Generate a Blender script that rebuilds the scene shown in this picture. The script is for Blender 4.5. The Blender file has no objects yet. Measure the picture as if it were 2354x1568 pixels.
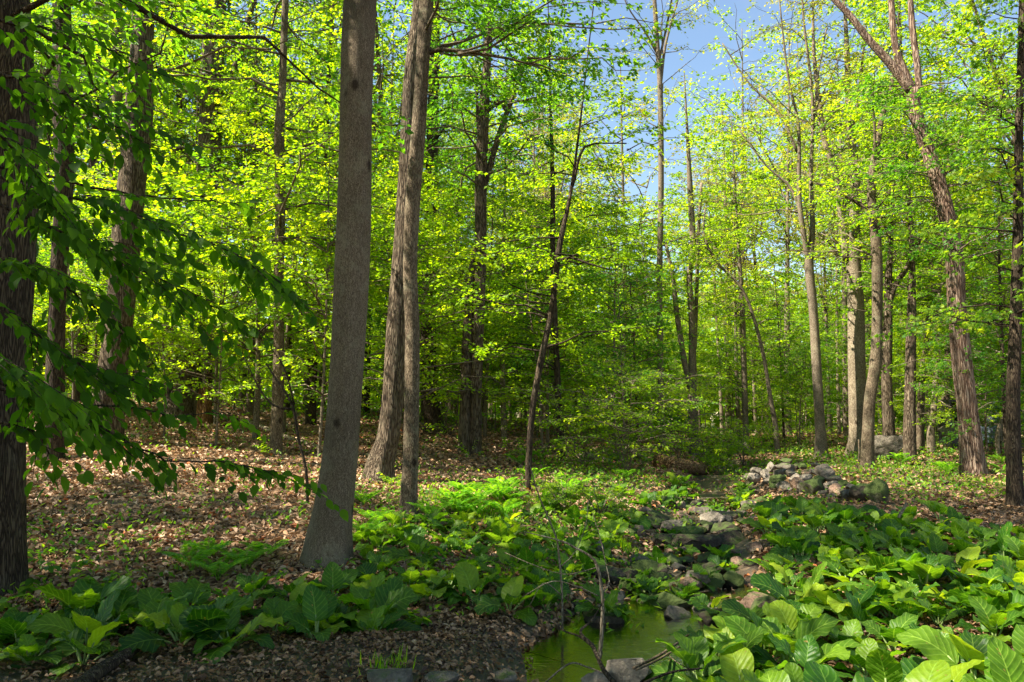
import bpy, bmesh, math
import numpy as np
from mathutils import Vector, noise as mnoise

# ------------------------------------------------------------------ camera, sky, sun
SC = bpy.context.scene
COL = SC.collection
RAD = math.radians
PITCH = RAD(6.0)
CAMZ = 1.62
cam = bpy.data.objects.new('camera', bpy.data.cameras.new('camera'))
COL.objects.link(cam)
cam.data.sensor_width = 36.0
cam.data.lens = 26.0
cam.data.clip_start = 0.05
cam.data.clip_end = 1000.0
cam.location = (0, 0, CAMZ)
cam.rotation_euler = (RAD(90) + PITCH, 0, 0)
SC.camera = cam

SUN_AZ, SUN_EL = RAD(-106), RAD(52)      # azimuth from the view direction, negative = left
world = bpy.data.worlds.new('World')
SC.world = world
world.use_nodes = True
wn = world.node_tree
bg = wn.nodes['Background']
sky = wn.nodes.new('ShaderNodeTexSky')
sky.sky_type = 'NISHITA'
sky.sun_disc = False
sky.sun_elevation = SUN_EL
sky.sun_rotation = SUN_AZ
sky.altitude = 100
sky.air_density = 1.35
sky.dust_density = 0.0
sky.ozone_density = 1.6
tcw = wn.nodes.new('ShaderNodeTexCoord')
mpw = wn.nodes.new('ShaderNodeMapping'); mpw.inputs['Scale'].default_value = (1.6, 1.0, 4.0)
nw = wn.nodes.new('ShaderNodeTexNoise'); nw.inputs['Scale'].default_value = 3.2; nw.inputs['Detail'].default_value = 9.0; nw.inputs['Roughness'].default_value = .62
rw = wn.nodes.new('ShaderNodeValToRGB'); rw.color_ramp.elements[0].position = .54; rw.color_ramp.elements[1].position = .78; rw.color_ramp.elements[1].color = (.28, .28, .28, 1)
mw = wn.nodes.new('ShaderNodeMix'); mw.data_type = 'RGBA'; mw.inputs[7].default_value = (3.3, 3.5, 3.9, 1)
wn.links.new(tcw.outputs['Generated'], mpw.inputs['Vector']); wn.links.new(mpw.outputs[0], nw.inputs['Vector']); wn.links.new(nw.outputs['Fac'], rw.inputs['Fac'])
wn.links.new(rw.outputs['Color'], mw.inputs[0]); wn.links.new(sky.outputs['Color'], mw.inputs[6]); wn.links.new(mw.outputs[2], bg.inputs['Color'])
bg.inputs['Strength'].default_value = 0.06
sl = bpy.data.lights.new('sun', 'SUN')
sl.energy = 5.0
sl.angle = RAD(0.5)
sl.color = (1.0, 0.93, 0.78)
sun = bpy.data.objects.new('sun', sl)
COL.objects.link(sun)
sdir = Vector((math.cos(SUN_EL) * math.sin(SUN_AZ), math.cos(SUN_EL) * math.cos(SUN_AZ), math.sin(SUN_EL)))
sun.rotation_euler = sdir.to_track_quat('Z', 'Y').to_euler()
sun.location = (-20, 10, 40)
SC.view_settings.view_transform = 'Standard'
SC.view_settings.look = 'None'
SC.view_settings.gamma = 1.0
SC.view_settings.exposure = 1.97
SC.cycles.max_bounces = 12
SC.cycles.diffuse_bounces = 8
SC.cycles.transmission_bounces = 8
SC.cycles.transparent_max_bounces = 8
SC.cycles.glossy_bounces = 3
SC.cycles.caustics_reflective = False
SC.cycles.caustics_refractive = False

rng = np.random.default_rng(7)
U = lambda a, b, n=None: rng.uniform(a, b, n)

# ------------------------------------------------------------------ picture -> world helpers
F, CX, CY = 1699.4, 1176.5, 784.0
CP, SP = math.cos(PITCH), math.sin(PITCH)
def ray(px, py):
    x, y = (px - CX) / F, -(py - CY) / F
    return np.array((x, CP - y * SP, SP + y * CP))
def at(px, py, Y):
    d = ray(px, py)
    return np.array((0, 0, CAMZ)) + d * (Y / d[1])
def pxsize(p):
    """metres per picture unit at a world point"""
    return (p[1] * CP + (p[2] - CAMZ) * SP) / F
def project(P):
    P = np.asarray(P, float)
    zc = P[..., 1] * CP + (P[..., 2] - CAMZ) * SP
    yc = -P[..., 1] * SP + (P[..., 2] - CAMZ) * CP
    return CX + F * P[..., 0] / zc, CY - F * yc / zc

# ------------------------------------------------------------------ terrain height
STREAM = np.array([(-9, 2.6), (-4, 3.9), (-1.6, 4.5), (0.2, 4.85), (1.0, 5.7), (1.6, 7.4), (2.35, 9.8), (3.2, 12.4), (4.4, 16), (5.6, 20), (7, 28), (8.5, 45), (12, 120)])
def stream_u(x, y):
    """signed distance from the stream (negative = left bank) and position along it"""
    x = np.asarray(x, float); y = np.asarray(y, float)
    best = np.full(x.shape, 1e9); sgn = np.ones(x.shape); ya = np.zeros(x.shape)
    for (a, b) in zip(STREAM[:-1], STREAM[1:]):
        d = b - a
        t = np.clip(((x - a[0]) * d[0] + (y - a[1]) * d[1]) / (d @ d), 0, 1)
        qx, qy = a[0] + t * d[0], a[1] + t * d[1]
        dist = np.hypot(x - qx, y - qy)
        side = np.sign(d[0] * (y - a[1]) - d[1] * (x - a[0]))
        m = dist < best
        best = np.where(m, dist, best); sgn = np.where(m, np.where(side > 0, -1, 1), sgn); ya = np.where(m, qy, ya)
    return best * sgn, ya
_ph = rng.uniform(0, 6.28, (14, 2)); _fr = rng.normal(0, 1, (14, 2))
def wob(x, y, s):
    z = 0
    for k in range(14):
        z = z + np.sin(x * _fr[k, 0] * s + _ph[k, 0] + y * _fr[k, 1] * s)
    return z / 14
PILE_A, PILE_B = np.array((5.15, 16.2)), np.array((5.75, 12.1))
def ground(x, y):
    x = np.asarray(x, float); y = np.asarray(y, float)
    u, ya = stream_u(x, y)
    a = np.abs(u)
    up = np.clip(y - 6, 0, 26)
    left = 0.037 * up + 0.078 * np.clip(a - 1.6, 0, 22) * (0.45 + 0.55 * np.clip((y - 4) / 7, 0, 1))
    right = 0.030 * up + 0.030 * np.clip(a - 1.6, 0, 16)
    z = np.where(u < 0, left, right)
    wch = 0.62 + 0.12 * wob(x * 1.5, y * 1.5, 1.0) * 3
    wch = np.where(y < 5.4, wch * 1.25, wch) * np.where(ya > 8, .72, 1.0)
    bed = 0.026 * np.clip(ya - 6, 0, 30) - 0.17
    up_ = np.clip((ya - 6.9) / .8, 0, 1)
    bed = bed + up_ * (.045 + .10 * wob(x, y, 4.5))
    mk = np.clip((.55 + .5 * wob(x, y, 1.9) - x) / .7, 0, 1) * np.clip((7.5 - y) / 1.0, 0, 1)
    bed = bed * (1 - mk) + mk * (-.06 + .145 * np.clip((.4 - x) / .9, 0, 1) * np.clip((y - 3.3) * 3, 0, 1) + .05 * wob(x, y, 3.1))
    k = np.clip((a - wch) / 0.55, 0, 1); k = k * k * (3 - 2 * k)
    z = bed * (1 - k) + z * k
    z = z + 0.10 * wob(x, y, 0.55) * np.clip((y - 8) / 10, 0.15, 1) + 0.03 * wob(x, y, 2.3) + 0.012 * wob(x, y, 7)
    # low bank of earth under the old field-stone wall
    d = PILE_B - PILE_A
    t = np.clip(((x - PILE_A[0]) * d[0] + (y - PILE_A[1]) * d[1]) / (d @ d), 0, 1)
    dist = np.hypot(x - PILE_A[0] - t * d[0], y - PILE_A[1] - t * d[1])
    return z + 0.10 * np.exp(-(dist / 0.6) ** 2)
def gz(x, y):
    return float(ground(np.array([x]), np.array([y]))[0])
_T = np.concatenate([np.arange(2.5, 14, .02), np.arange(14, 90, .08)])
def hit(px, py, tmax=60):
    d = ray(px, py); d = d / np.linalg.norm(d)
    P = np.array((0, 0, CAMZ)) + _T[:, None] * d
    g = ground(P[:, 0], P[:, 1])
    i = np.argmax(P[:, 2] < g)
    if not (P[:, 2] < g).any() or _T[i] > tmax:
        i = np.argmin(np.abs(_T - 32))
    return P[i, 0], P[i, 1], g[i]

# ------------------------------------------------------------------ mesh building
class MB:
    def __init__(s):
        s.v, s.f, s.t, s.n, s.uv = [], [], [], 0, []
    def add(s, V, Fs, tint=None):
        """V (n,3); Fs list of (m,k) int arrays; tint per-face scalar arrays list"""
        V = np.asarray(V, np.float32).reshape(-1, 3)
        for i, fa in enumerate(Fs):
            fa = np.asarray(fa, np.int64)
            s.f.append(fa + s.n)
            s.t.append(np.full(len(fa), .5, np.float32) if tint is None else np.broadcast_to(np.asarray(tint[i], np.float32), (len(fa),)))
        s.v.append(V); s.n += len(V)
    def mesh(s, name, mat, smooth=True):
        me = bpy.data.meshes.new(name)
        V = np.concatenate(s.v)
        me.vertices.add(len(V)); me.vertices.foreach_set('co', V.ravel())
        lt = np.concatenate([np.full(len(f), f.shape[1]) for f in s.f])
        li = np.concatenate([f.ravel() for f in s.f])
        ls = np.concatenate([[0], np.cumsum(lt)[:-1]])
        me.loops.add(len(li)); me.loops.foreach_set('vertex_index', li.astype(np.int32))
        me.polygons.add(len(lt)); me.polygons.foreach_set('loop_start', ls.astype(np.int32))
        me.polygons.foreach_set('use_smooth', np.full(len(lt), smooth))
        a = me.attributes.new('tint', 'FLOAT', 'FACE')
        a.data.foreach_set('value', np.concatenate(s.t).astype(np.float32))
        me.update(calc_edges=True)
        me.materials.append(mat)
        return me
    def build(s, name, mat, parent=None, smooth=True):
        if not s.v: return None
        return link(name, s.mesh(name, mat, smooth), parent)
def link(name, me, parent=None):
    o = bpy.data.objects.new(name, me); COL.objects.link(o)
    if parent is not None: o.parent = parent
    return o
def empty(name, loc, label, cat, group=None):
    o = bpy.data.objects.new(name, None); COL.objects.link(o)
    o.location = loc; o.empty_display_size = .2
    return tag(o, label, cat, group)
def tag(o, label, cat, group=None, kind=None):
    if label: o['label'] = label
    if cat: o['category'] = cat
    if group: o['group'] = group
    if kind: o['kind'] = kind
    return o
def copy_tree(o, parent=None):
    c = o.copy(); COL.objects.link(c)
    if parent is not None: c.parent = parent
    for ch in o.children: copy_tree(ch, c)
    return c
def nrm(a):
    return a / np.maximum(np.linalg.norm(a, axis=-1, keepdims=True), 1e-9)

def tubes(mb, P, R, sides=4, tint=None):
    """P (M,K,3), R (M,K): M tubes at once"""
    P = np.asarray(P, float); R = np.asarray(R, float)
    M, K, _ = P.shape
    T = np.empty_like(P); T[:, 1:-1] = P[:, 2:] - P[:, :-2]; T[:, 0] = P[:, 1] - P[:, 0]; T[:, -1] = P[:, -1] - P[:, -2]
    T = nrm(T)
    mt = nrm(T.mean(1))
    ref = np.where(np.abs(mt[:, 2:3]) > .8, np.array([[1., .13, 0]]), np.array([[0, .1, 1.]]))[:, None, :]
    A = nrm(np.cross(T, np.broadcast_to(ref, T.shape))); B = np.cross(T, A)
    th = np.arange(sides) * 2 * math.pi / sides
    V = P[:, :, None] + R[:, :, None, None] * (A[:, :, None] * np.cos(th)[:, None] + B[:, :, None] * np.sin(th)[:, None])
    idx = np.arange(M * K * sides).reshape(M, K, sides)
    a, b = idx[:, :-1], idx[:, 1:]
    q = np.stack([a, np.roll(a, -1, 2), np.roll(b, -1, 2), b], -1).reshape(-1, 4)
    fs = [q]; tt = [.5]
    if sides > 2:
        fs.append(idx[:, -1].reshape(M, sides)); tt.append(.5)
        fs.append(idx[:, 0, ::-1].reshape(M, sides)); tt.append(.5)
    mb.add(V.reshape(-1, 3), fs, tt)

def frame(D, N):
    D = nrm(D); S = nrm(np.cross(D, N)); N = np.cross(S, D)
    return D, S, N
def leaves(mb, B, D, N, L, W=.55, kind='quad', fold=.25, tint=None):
    """leaf blades with base B, direction D, normal N, length L"""
    n = len(B)
    D, S, N = frame(D, N)
    L = np.broadcast_to(L, (n,))[:, None]
    tint = U(0, 1, n) if tint is None else tint
    def pt(u, s, h): return B + D * (L * u) + S * (L * s) + N * (L * h)
    w = W / 2
    if kind == 'quad':
        V = np.stack([pt(0, 0, 0), pt(.45, -w, fold * w), pt(1, 0, -.05), pt(.45, w, fold * w)], 1)
        i = np.arange(n)[:, None] * 4
        mb.add(V, [np.concatenate([i + [0, 3, 2], i + [0, 2, 1]])], [np.concatenate([tint, tint])])
    elif kind == 'oval':
        V = np.stack([pt(0, 0, 0), pt(.33, 0, 0), pt(.68, 0, -.02), pt(1, 0, -.1),
                      pt(.14, -w * .62, fold * w * .6), pt(.42, -w, fold * w), pt(.75, -w * .62, fold * w * .4),
                      pt(.14, w * .62, fold * w * .6), pt(.42, w, fold * w), pt(.75, w * .62, fold * w * .4)], 1)
        i = np.arange(n)[:, None] * 10
        q = np.concatenate([i + [0, 4, 5, 1], i + [1, 5, 6, 2], i + [0, 1, 8, 7], i + [1, 2, 9, 8]])
        t = np.concatenate([i + [2, 6, 3], i + [2, 3, 9]])
        mb.add(V, [q, t], [np.tile(tint, 4), np.tile(tint, 2)])
    elif kind == 'maple':
        ang = np.array([0, 22, 40, 62, 88, 120, 150]) ; r = np.array([1, .48, .86, .40, .72, .38, .34])
        pts = [(0.0, 0.0)] + [(math.cos(RAD(a)) * q, math.sin(RAD(a)) * q) for a, q in zip(ang, r)] + \
              [(math.cos(RAD(a)) * q, -math.sin(RAD(a)) * q) for a, q in zip(ang[:0:-1], r[:0:-1])]
        V = np.stack([pt(.3 + .62 * a, .62 * b, -abs(b) * .18 - .12 * max(a, 0)) for a, b in pts], 1)
        m = len(pts)
        i = np.arange(n)[:, None] * m
        tr = np.concatenate([i + [0, k, k + 1 if k + 1 < m else 1] for k in range(1, m)])
        mb.add(V, [tr], [np.tile(tint, m - 1)])

def spline(P, n):
    """Catmull-Rom through rows of P"""
    P = np.asarray(P, float)
    if len(P) < 3:
        t = np.linspace(0, 1, n)[:, None]; return P[0] * (1 - t) + P[-1] * t
    Q = np.vstack([2 * P[0] - P[1], P, 2 * P[-1] - P[-2]])
    seg = np.linalg.norm(np.diff(P[:, :3], axis=0), axis=1); cum = np.concatenate([[0], np.cumsum(seg)])
    s = np.linspace(0, cum[-1], n)
    k = np.clip(np.searchsorted(cum, s, side='right') - 1, 0, len(P) - 2)
    t = ((s - cum[k]) / seg[k])[:, None]
    p0, p1, p2, p3 = Q[k], Q[k + 1], Q[k + 2], Q[k + 3]
    return .5 * (2 * p1 + (p2 - p0) * t + (2 * p0 - 5 * p1 + 4 * p2 - p3) * t ** 2 + (3 * p1 - p0 - 3 * p2 + p3) * t ** 3)

# ------------------------------------------------------------------ materials
def mat(name):
    m = bpy.data.materials.new(name); m.use_nodes = True
    nt = m.node_tree; nt.nodes.clear()
    out = nt.nodes.new('ShaderNodeOutputMaterial')
    return m, nt, out
def N(nt, t, **kw):
    n = nt.nodes.new(t)
    for k, v in kw.items():
        if hasattr(n, k): setattr(n, k, v)
        else: n.inputs[k.replace('_', ' ')].default_value = v
    return n
def ramp(nt, stops, src):
    r = nt.nodes.new('ShaderNodeValToRGB')
    e = r.color_ramp.elements
    while len(e) < len(stops): e.new(.5)
    for k, (p, c) in enumerate(stops):
        e[k].position = p; e[k].color = (*c, 1)
    nt.links.new(src, r.inputs['Fac'])
    return r.outputs['Color']
def leaf_mat(name, cols, trans=.5, tcol=(1.6, 1.35, .5), rough=.5, spec=.3, veins=False):
    m, nt, out = mat(name)
    L = nt.links.new
    at_ = N(nt, 'ShaderNodeAttribute', attribute_name='tint')
    c = ramp(nt, cols, at_.outputs['Fac'])
    if veins:
        uv = N(nt, 'ShaderNodeUVMap'); uv.uv_map = 'uv'
        sp = N(nt, 'ShaderNodeSeparateXYZ'); L(uv.outputs['UV'], sp.inputs[0])
        # x = along the midrib, y = across from 0 (midrib) to 1 (edge)
        def M(op, a, b):
            q = N(nt, 'ShaderNodeMath', operation=op)
            for i_, s_ in enumerate((a, b)):
                if s_ is None: continue
                if isinstance(s_, (int, float)): q.inputs[i_].default_value = s_
                else: L(s_, q.inputs[i_])
            return q.outputs[0]
        ph = M('SUBTRACT', sp.outputs[0], M('MULTIPLY', sp.outputs[1], .28))
        w_ = M('SINE', M('MULTIPLY', ph, 46.0), None)
        vein = M('POWER', M('ADD', M('MULTIPLY', w_, .5), .5), 16.0)
        mid = M('LESS_THAN', sp.outputs[1], .035)
        v_ = M('MAXIMUM', vein, M('MULTIPLY', mid, 1.6))
        mx = N(nt, 'ShaderNodeMix', data_type='RGBA'); mx.blend_type = 'MIX'
        L(M('MULTIPLY', v_, .32), mx.inputs[0]); L(c, mx.inputs[6]); mx.inputs[7].default_value = (.26, .42, .07, 1)
        nz = N(nt, 'ShaderNodeTexNoise', Scale=9.0, Detail=3.0)
        mv = N(nt, 'ShaderNodeMix', data_type='RGBA'); mv.blend_type = 'MULTIPLY'; mv.inputs[0].default_value = .55
        L(mx.outputs[2], mv.inputs[6]); L(ramp(nt, [(.3, (.55, .6, .5)), (.7, (1.2, 1.15, 1.0))], nz.outputs['Fac']), mv.inputs[7])
        c = mv.outputs[2]
        oi = N(nt, 'ShaderNodeObjectInfo'); hs = N(nt, 'ShaderNodeHueSaturation'); L(c, hs.inputs['Color'])
        vr = N(nt, 'ShaderNodeMapRange'); vr.inputs['To Min'].default_value = .72; vr.inputs['To Max'].default_value = 1.2; L(oi.outputs['Random'], vr.inputs['Value']); L(vr.outputs[0], hs.inputs['Value'])
        hr = N(nt, 'ShaderNodeMapRange'); hr.inputs['To Min'].default_value = .515; hr.inputs['To Max'].default_value = .482; L(oi.outputs['Random'], hr.inputs['Value']); L(hr.outputs[0], hs.inputs['Hue'])
        tco = N(nt, 'ShaderNodeTexCoord'); bl = N(nt, 'ShaderNodeTexNoise', Scale=26.0, Detail=4.0, Roughness=.6); L(tco.outputs['Object'], bl.inputs['Vector'])
        bm = N(nt, 'ShaderNodeMix', data_type='RGBA'); L(ramp(nt, [(.66, (0, 0, 0)), (.70, (1, 1, 1))], bl.outputs['Fac']), bm.inputs[0]); L(hs.outputs[0], bm.inputs[6]); bm.inputs[7].default_value = (.20, .15, .04, 1)
        c = bm.outputs[2]
        bp = N(nt, 'ShaderNodeBump', Strength=.35, Distance=.003); L(M('MULTIPLY', w_, -1.0), bp.inputs['Height'])
    p = N(nt, 'ShaderNodeBsdfPrincipled', Roughness=rough); p.inputs['Specular IOR Level'].default_value = spec
    L(c, p.inputs['Base Color'])
    tm = N(nt, 'ShaderNodeMix', data_type='RGBA'); tm.blend_type = 'MULTIPLY'; tm.inputs[0].default_value = 1
    L(c, tm.inputs[6]); tm.inputs[7].default_value = (*tcol, 1)
    # multiply can exceed 1: clamp is not needed with these base colours
    tr = N(nt, 'ShaderNodeBsdfTranslucent'); L(tm.outputs[2], tr.inputs['Color'])
    if veins:
        L(bp.outputs[0], p.inputs['Normal'])
    mx2 = N(nt, 'ShaderNodeMixShader'); mx2.inputs[0].default_value = trans
    L(p.outputs[0], mx2.inputs[1]); L(tr.outputs[0], mx2.inputs[2]); L(mx2.outputs[0], out.inputs['Surface'])
    return m
TC = (3.5, 2.9, 1.0)
LM = {
 'bright': leaf_mat('leaf_bright', [(0, (.09, .19, .006)), (.5, (.15, .275, .006)), (1, (.25, .34, .008))], .55, TC),
 'mid': leaf_mat('leaf_mid', [(0, (.055, .15, .007)), (.5, (.12, .23, .007)), (1, (.20, .29, .008))], .55, TC),
 'green': leaf_mat('leaf_green', [(0, (.035, .125, .010)), (.5, (.065, .18, .010)), (1, (.12, .25, .010))], .5, TC),
 'olive': leaf_mat('leaf_olive', [(0, (.10, .15, .015)), (.5, (.19, .24, .02)), (1, (.28, .27, .03))], .5, (2.6, 2.3, 1.0)),
 'bud': leaf_mat('leaf_bud', [(0, (.20, .21, .05)), (.5, (.27, .24, .10)), (1, (.26, .29, .05))], .4, (1.8, 1.6, 1.3)),
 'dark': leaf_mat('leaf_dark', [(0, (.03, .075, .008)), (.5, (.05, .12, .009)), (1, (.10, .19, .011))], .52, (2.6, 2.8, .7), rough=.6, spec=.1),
 'maple': leaf_mat('leaf_maple', [(0, (.05, .15, .012)), (.5, (.11, .22, .012)), (1, (.20, .27, .014))], .5, TC),
}
M_CAB = leaf_mat('skunk_cabbage_leaf', [(0, (.022, .075, .007)), (.45, (.052, .135, .008)), (.8, (.105, .205, .010)), (1, (.16, .25, .012))], .45, (3.0, 2.7, .7), rough=.45, spec=.25, veins=True)
M_FERN = leaf_mat('fern_green', [(0, (.06, .19, .012)), (1, (.16, .33, .015))], .5, TC)
M_COVER = leaf_mat('cover_green', [(0, (.05, .15, .012)), (.6, (.11, .24, .014)), (1, (.24, .34, .02))], .5, (2.4, 2.1, .8))
M_DEAD = leaf_mat('dead_leaf', [(0, (.06, .03, .014)), (.3, (.20, .115, .055)), (.65, (.37, .22, .12)), (.93, (.56, .39, .25)), (1, (.42, .13, .04))], .12, (1.2, 1.0, .8), rough=.55, spec=.3)

def bark(name, cols, zs=.16, scale=22, bump=.6, dist=.02, lich=(.26, .25, .17), la=.3, fine=90):
    m, nt, out = mat(name); L = nt.links.new
    tc = N(nt, 'ShaderNodeTexCoord')
    mp = N(nt, 'ShaderNodeMapping'); mp.inputs['Scale'].default_value = (1, 1, zs); L(tc.outputs['Object'], mp.inputs['Vector'])
    n1 = N(nt, 'ShaderNodeTexNoise', Scale=scale, Detail=6.0, Roughness=.65); L(mp.outputs[0], n1.inputs['Vector'])
    vo = N(nt, 'ShaderNodeTexVoronoi', feature='DISTANCE_TO_EDGE', Scale=scale * 1.3)
    dv = N(nt, 'ShaderNodeVectorMath', operation='ADD'); L(mp.outputs[0], dv.inputs[0])
    nd = N(nt, 'ShaderNodeTexNoise', Scale=scale * .6, Detail=2.0); L(mp.outputs[0], nd.inputs['Vector'])
    sc = N(nt, 'ShaderNodeVectorMath', operation='SCALE'); sc.inputs[3].default_value = .16; L(nd.outputs['Color'], sc.inputs[0])
    L(sc.outputs[0], dv.inputs[1]); L(dv.outputs[0], vo.inputs['Vector'])
    mr = N(nt, 'ShaderNodeMapRange'); mr.inputs['From Max'].default_value = .22; L(vo.outputs['Distance'], mr.inputs['Value'])
    h = N(nt, 'ShaderNodeMath', operation='MULTIPLY'); L(n1.outputs['Fac'], h.inputs[0]); L(mr.outputs[0], h.inputs[1])
    nf = N(nt, 'ShaderNodeTexNoise', Scale=fine, Detail=4.0); L(mp.outputs[0], nf.inputs['Vector'])
    h2 = N(nt, 'ShaderNodeMath', operation='MULTIPLY_ADD'); h2.inputs[1].default_value = .35; L(nf.outputs['Fac'], h2.inputs[0]); L(h.outputs[0], h2.inputs[2])
    c = ramp(nt, [(.16, cols[0]), (.42, cols[1]), (.72, cols[2])], h2.outputs[0])
    nl = N(nt, 'ShaderNodeTexNoise', Scale=5.0, Detail=5.0, Roughness=.7); L(tc.outputs['Object'], nl.inputs['Vector'])
    lr = ramp(nt, [(.52, (0, 0, 0)), (.68, (1, 1, 1))], nl.outputs['Fac'])
    lm = N(nt, 'ShaderNodeMath', operation='MULTIPLY'); lm.inputs[1].default_value = la; L(lr, lm.inputs[0])
    mx = N(nt, 'ShaderNodeMix', data_type='RGBA'); L(lm.outputs[0], mx.inputs[0]); L(c, mx.inputs[6]); mx.inputs[7].default_value = (*lich, 1)
    kv = N(nt, 'ShaderNodeTexVoronoi', Scale=2.6); mk = N(nt, 'ShaderNodeMapping'); mk.inputs['Scale'].default_value = (1, 1, .62); L(tc.outputs['Object'], mk.inputs[0]); L(mk.outputs[0], kv.inputs['Vector'])
    kr = ramp(nt, [(.07, (.30, .27, .25)), (.13, (1, 1, 1))], kv.outputs['Distance'])
    nb_ = N(nt, 'ShaderNodeTexNoise', Scale=1.1, Detail=3.0); L(tc.outputs['Object'], nb_.inputs['Vector'])
    br = ramp(nt, [(.3, (.68, .66, .62)), (.7, (1.25, 1.22, 1.15))], nb_.outputs['Fac'])
    k1 = N(nt, 'ShaderNodeMix', data_type='RGBA'); k1.blend_type = 'MULTIPLY'; k1.inputs[0].default_value = 1; L(mx.outputs[2], k1.inputs[6]); L(kr, k1.inputs[7])
    k2 = N(nt, 'ShaderNodeMix', data_type='RGBA'); k2.blend_type = 'MULTIPLY'; k2.inputs[0].default_value = 1; L(k1.outputs[2], k2.inputs[6]); L(br, k2.inputs[7])
    p = N(nt, 'ShaderNodeBsdfPrincipled', Roughness=.9); p.inputs['Specular IOR Level'].default_value = .15
    L(k2.outputs[2], p.inputs['Base Color'])
    bp = N(nt, 'ShaderNodeBump', Strength=bump, Distance=dist); L(h2.outputs[0], bp.inputs['Height']); L(bp.outputs[0], p.inputs['Normal'])
    L(p.outputs[0], out.inputs['Surface'])
    return m
BK = {
 'smooth': bark('bark_smooth', [(.05, .036, .023), (.135, .102, .07), (.25, .20, .145)], zs=.16, scale=60, bump=.6, dist=.012, la=.3, fine=190),
 'furrow': bark('bark_furrowed', [(.03, .02, .013), (.115, .083, .057), (.23, .18, .13)], zs=.10, scale=24, bump=1.0, dist=.045, la=.2),
 'grey': bark('bark_grey', [(.04, .028, .018), (.11, .082, .055), (.21, .165, .115)], zs=.25, scale=30, bump=.6, dist=.015, la=.4),
 'red': bark('bark_red', [(.05, .028, .02), (.20, .125, .09), (.36, .27, .21)], zs=.08, scale=20, bump=1.0, dist=.05, la=.12),
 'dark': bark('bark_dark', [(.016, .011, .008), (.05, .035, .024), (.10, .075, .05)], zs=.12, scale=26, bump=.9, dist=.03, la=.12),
 'twig': bark('bark_twig', [(.06, .045, .03), (.14, .11, .08), (.24, .20, .15)], zs=.4, scale=30, bump=.3, dist=.005, la=.2),
 'pale': bark('bark_pale', [(.07, .052, .035), (.17, .135, .095), (.30, .25, .185)], zs=.3, scale=26, bump=.5, dist=.01, la=.3),
 'rot': bark('rotten_wood', [(.07, .028, .012), (.26, .12, .045), (.42, .24, .11)], zs=.07, scale=24, bump=1.0, dist=.04, la=.1),
 'rotlog': bark('rotten_log', [(.05, .025, .012), (.17, .09, .042), (.33, .20, .11)], zs=1.0, scale=11, bump=.9, dist=.05, la=.5, lich=(.10, .12, .03)),
}
def rock_mat(name, cols, moss=(.06, .085, .018), mo=.5):
    m, nt, out = mat(name); L = nt.links.new
    tc = N(nt, 'ShaderNodeTexCoord')
    n1 = N(nt, 'ShaderNodeTexNoise', Scale=5.0, Detail=8.0, Roughness=.7); L(tc.outputs['Object'], n1.inputs['Vector'])
    c = ramp(nt, [(.3, cols[0]), (.5, cols[1]), (.7, cols[2])], n1.outputs['Fac'])
    n2 = N(nt, 'ShaderNodeTexNoise', Scale=30.0, Detail=6.0, Roughness=.75); L(tc.outputs['Object'], n2.inputs['Vector'])
    sp = ramp(nt, [(.35, (.6, .6, .6)), (.65, (1.25, 1.25, 1.25))], n2.outputs['Fac'])
    mu = N(nt, 'ShaderNodeMix', data_type='RGBA'); mu.blend_type = 'MULTIPLY'; mu.inputs[0].default_value = 1; L(c, mu.inputs[6]); L(sp, mu.inputs[7])
    ge = N(nt, 'ShaderNodeNewGeometry'); sx = N(nt, 'ShaderNodeSeparateXYZ'); L(ge.outputs['Normal'], sx.inputs[0])
    n3 = N(nt, 'ShaderNodeTexNoise', Scale=3.5, Detail=6.0, Roughness=.7); L(tc.outputs['Object'], n3.inputs['Vector'])
    ad = N(nt, 'ShaderNodeMath', operation='MULTIPLY_ADD'); ad.inputs[1].default_value = .35; L(sx.outputs[2], ad.inputs[0]); L(n3.outputs['Fac'], ad.inputs[2])
    mk = ramp(nt, [(1 - mo * .7, (0, 0, 0)), (min(1, 1.12 - mo * .7), (1, 1, 1))], ad.outputs[0])
    mx = N(nt, 'ShaderNodeMix', data_type='RGBA'); L(mk, mx.inputs[0]); L(mu.outputs[2], mx.inputs[6]); mx.inputs[7].default_value = (*moss, 1)
    p = N(nt, 'ShaderNodeBsdfPrincipled', Roughness=.85); p.inputs['Specular IOR Level'].default_value = .3
    L(mx.outputs[2], p.inputs['Base Color'])
    bp = N(nt, 'ShaderNodeBump', Strength=.9, Distance=.03); L(n2.outputs['Fac'], bp.inputs['Height'])
    bp2 = N(nt, 'ShaderNodeBump', Strength=.6, Distance=.12); L(n1.outputs['Fac'], bp2.inputs['Height']); L(bp.outputs[0], bp2.inputs['Normal'])
    L(bp2.outputs[0], p.inputs['Normal'])
    L(p.outputs[0], out.inputs['Surface'])
    return m
RK = {
 'grey': rock_mat('rock_grey', [(.06, .05, .036), (.145, .12, .09), (.26, .22, .17)], mo=.3),
 'pale': rock_mat('rock_pale', [(.12, .10, .075), (.23, .19, .145), (.36, .31, .245)], mo=.2),
 'mossy': rock_mat('rock_mossy', [(.06, .055, .035), (.14, .125, .085), (.26, .235, .17)], mo=.95),
 'rust': rock_mat('rock_rust', [(.10, .055, .035), (.24, .15, .10), (.38, .28, .21)], mo=.35),
 'wet': rock_mat('rock_wet', [(.025, .019, .012), (.06, .045, .03), (.12, .095, .065)], mo=.45),
}
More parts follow.
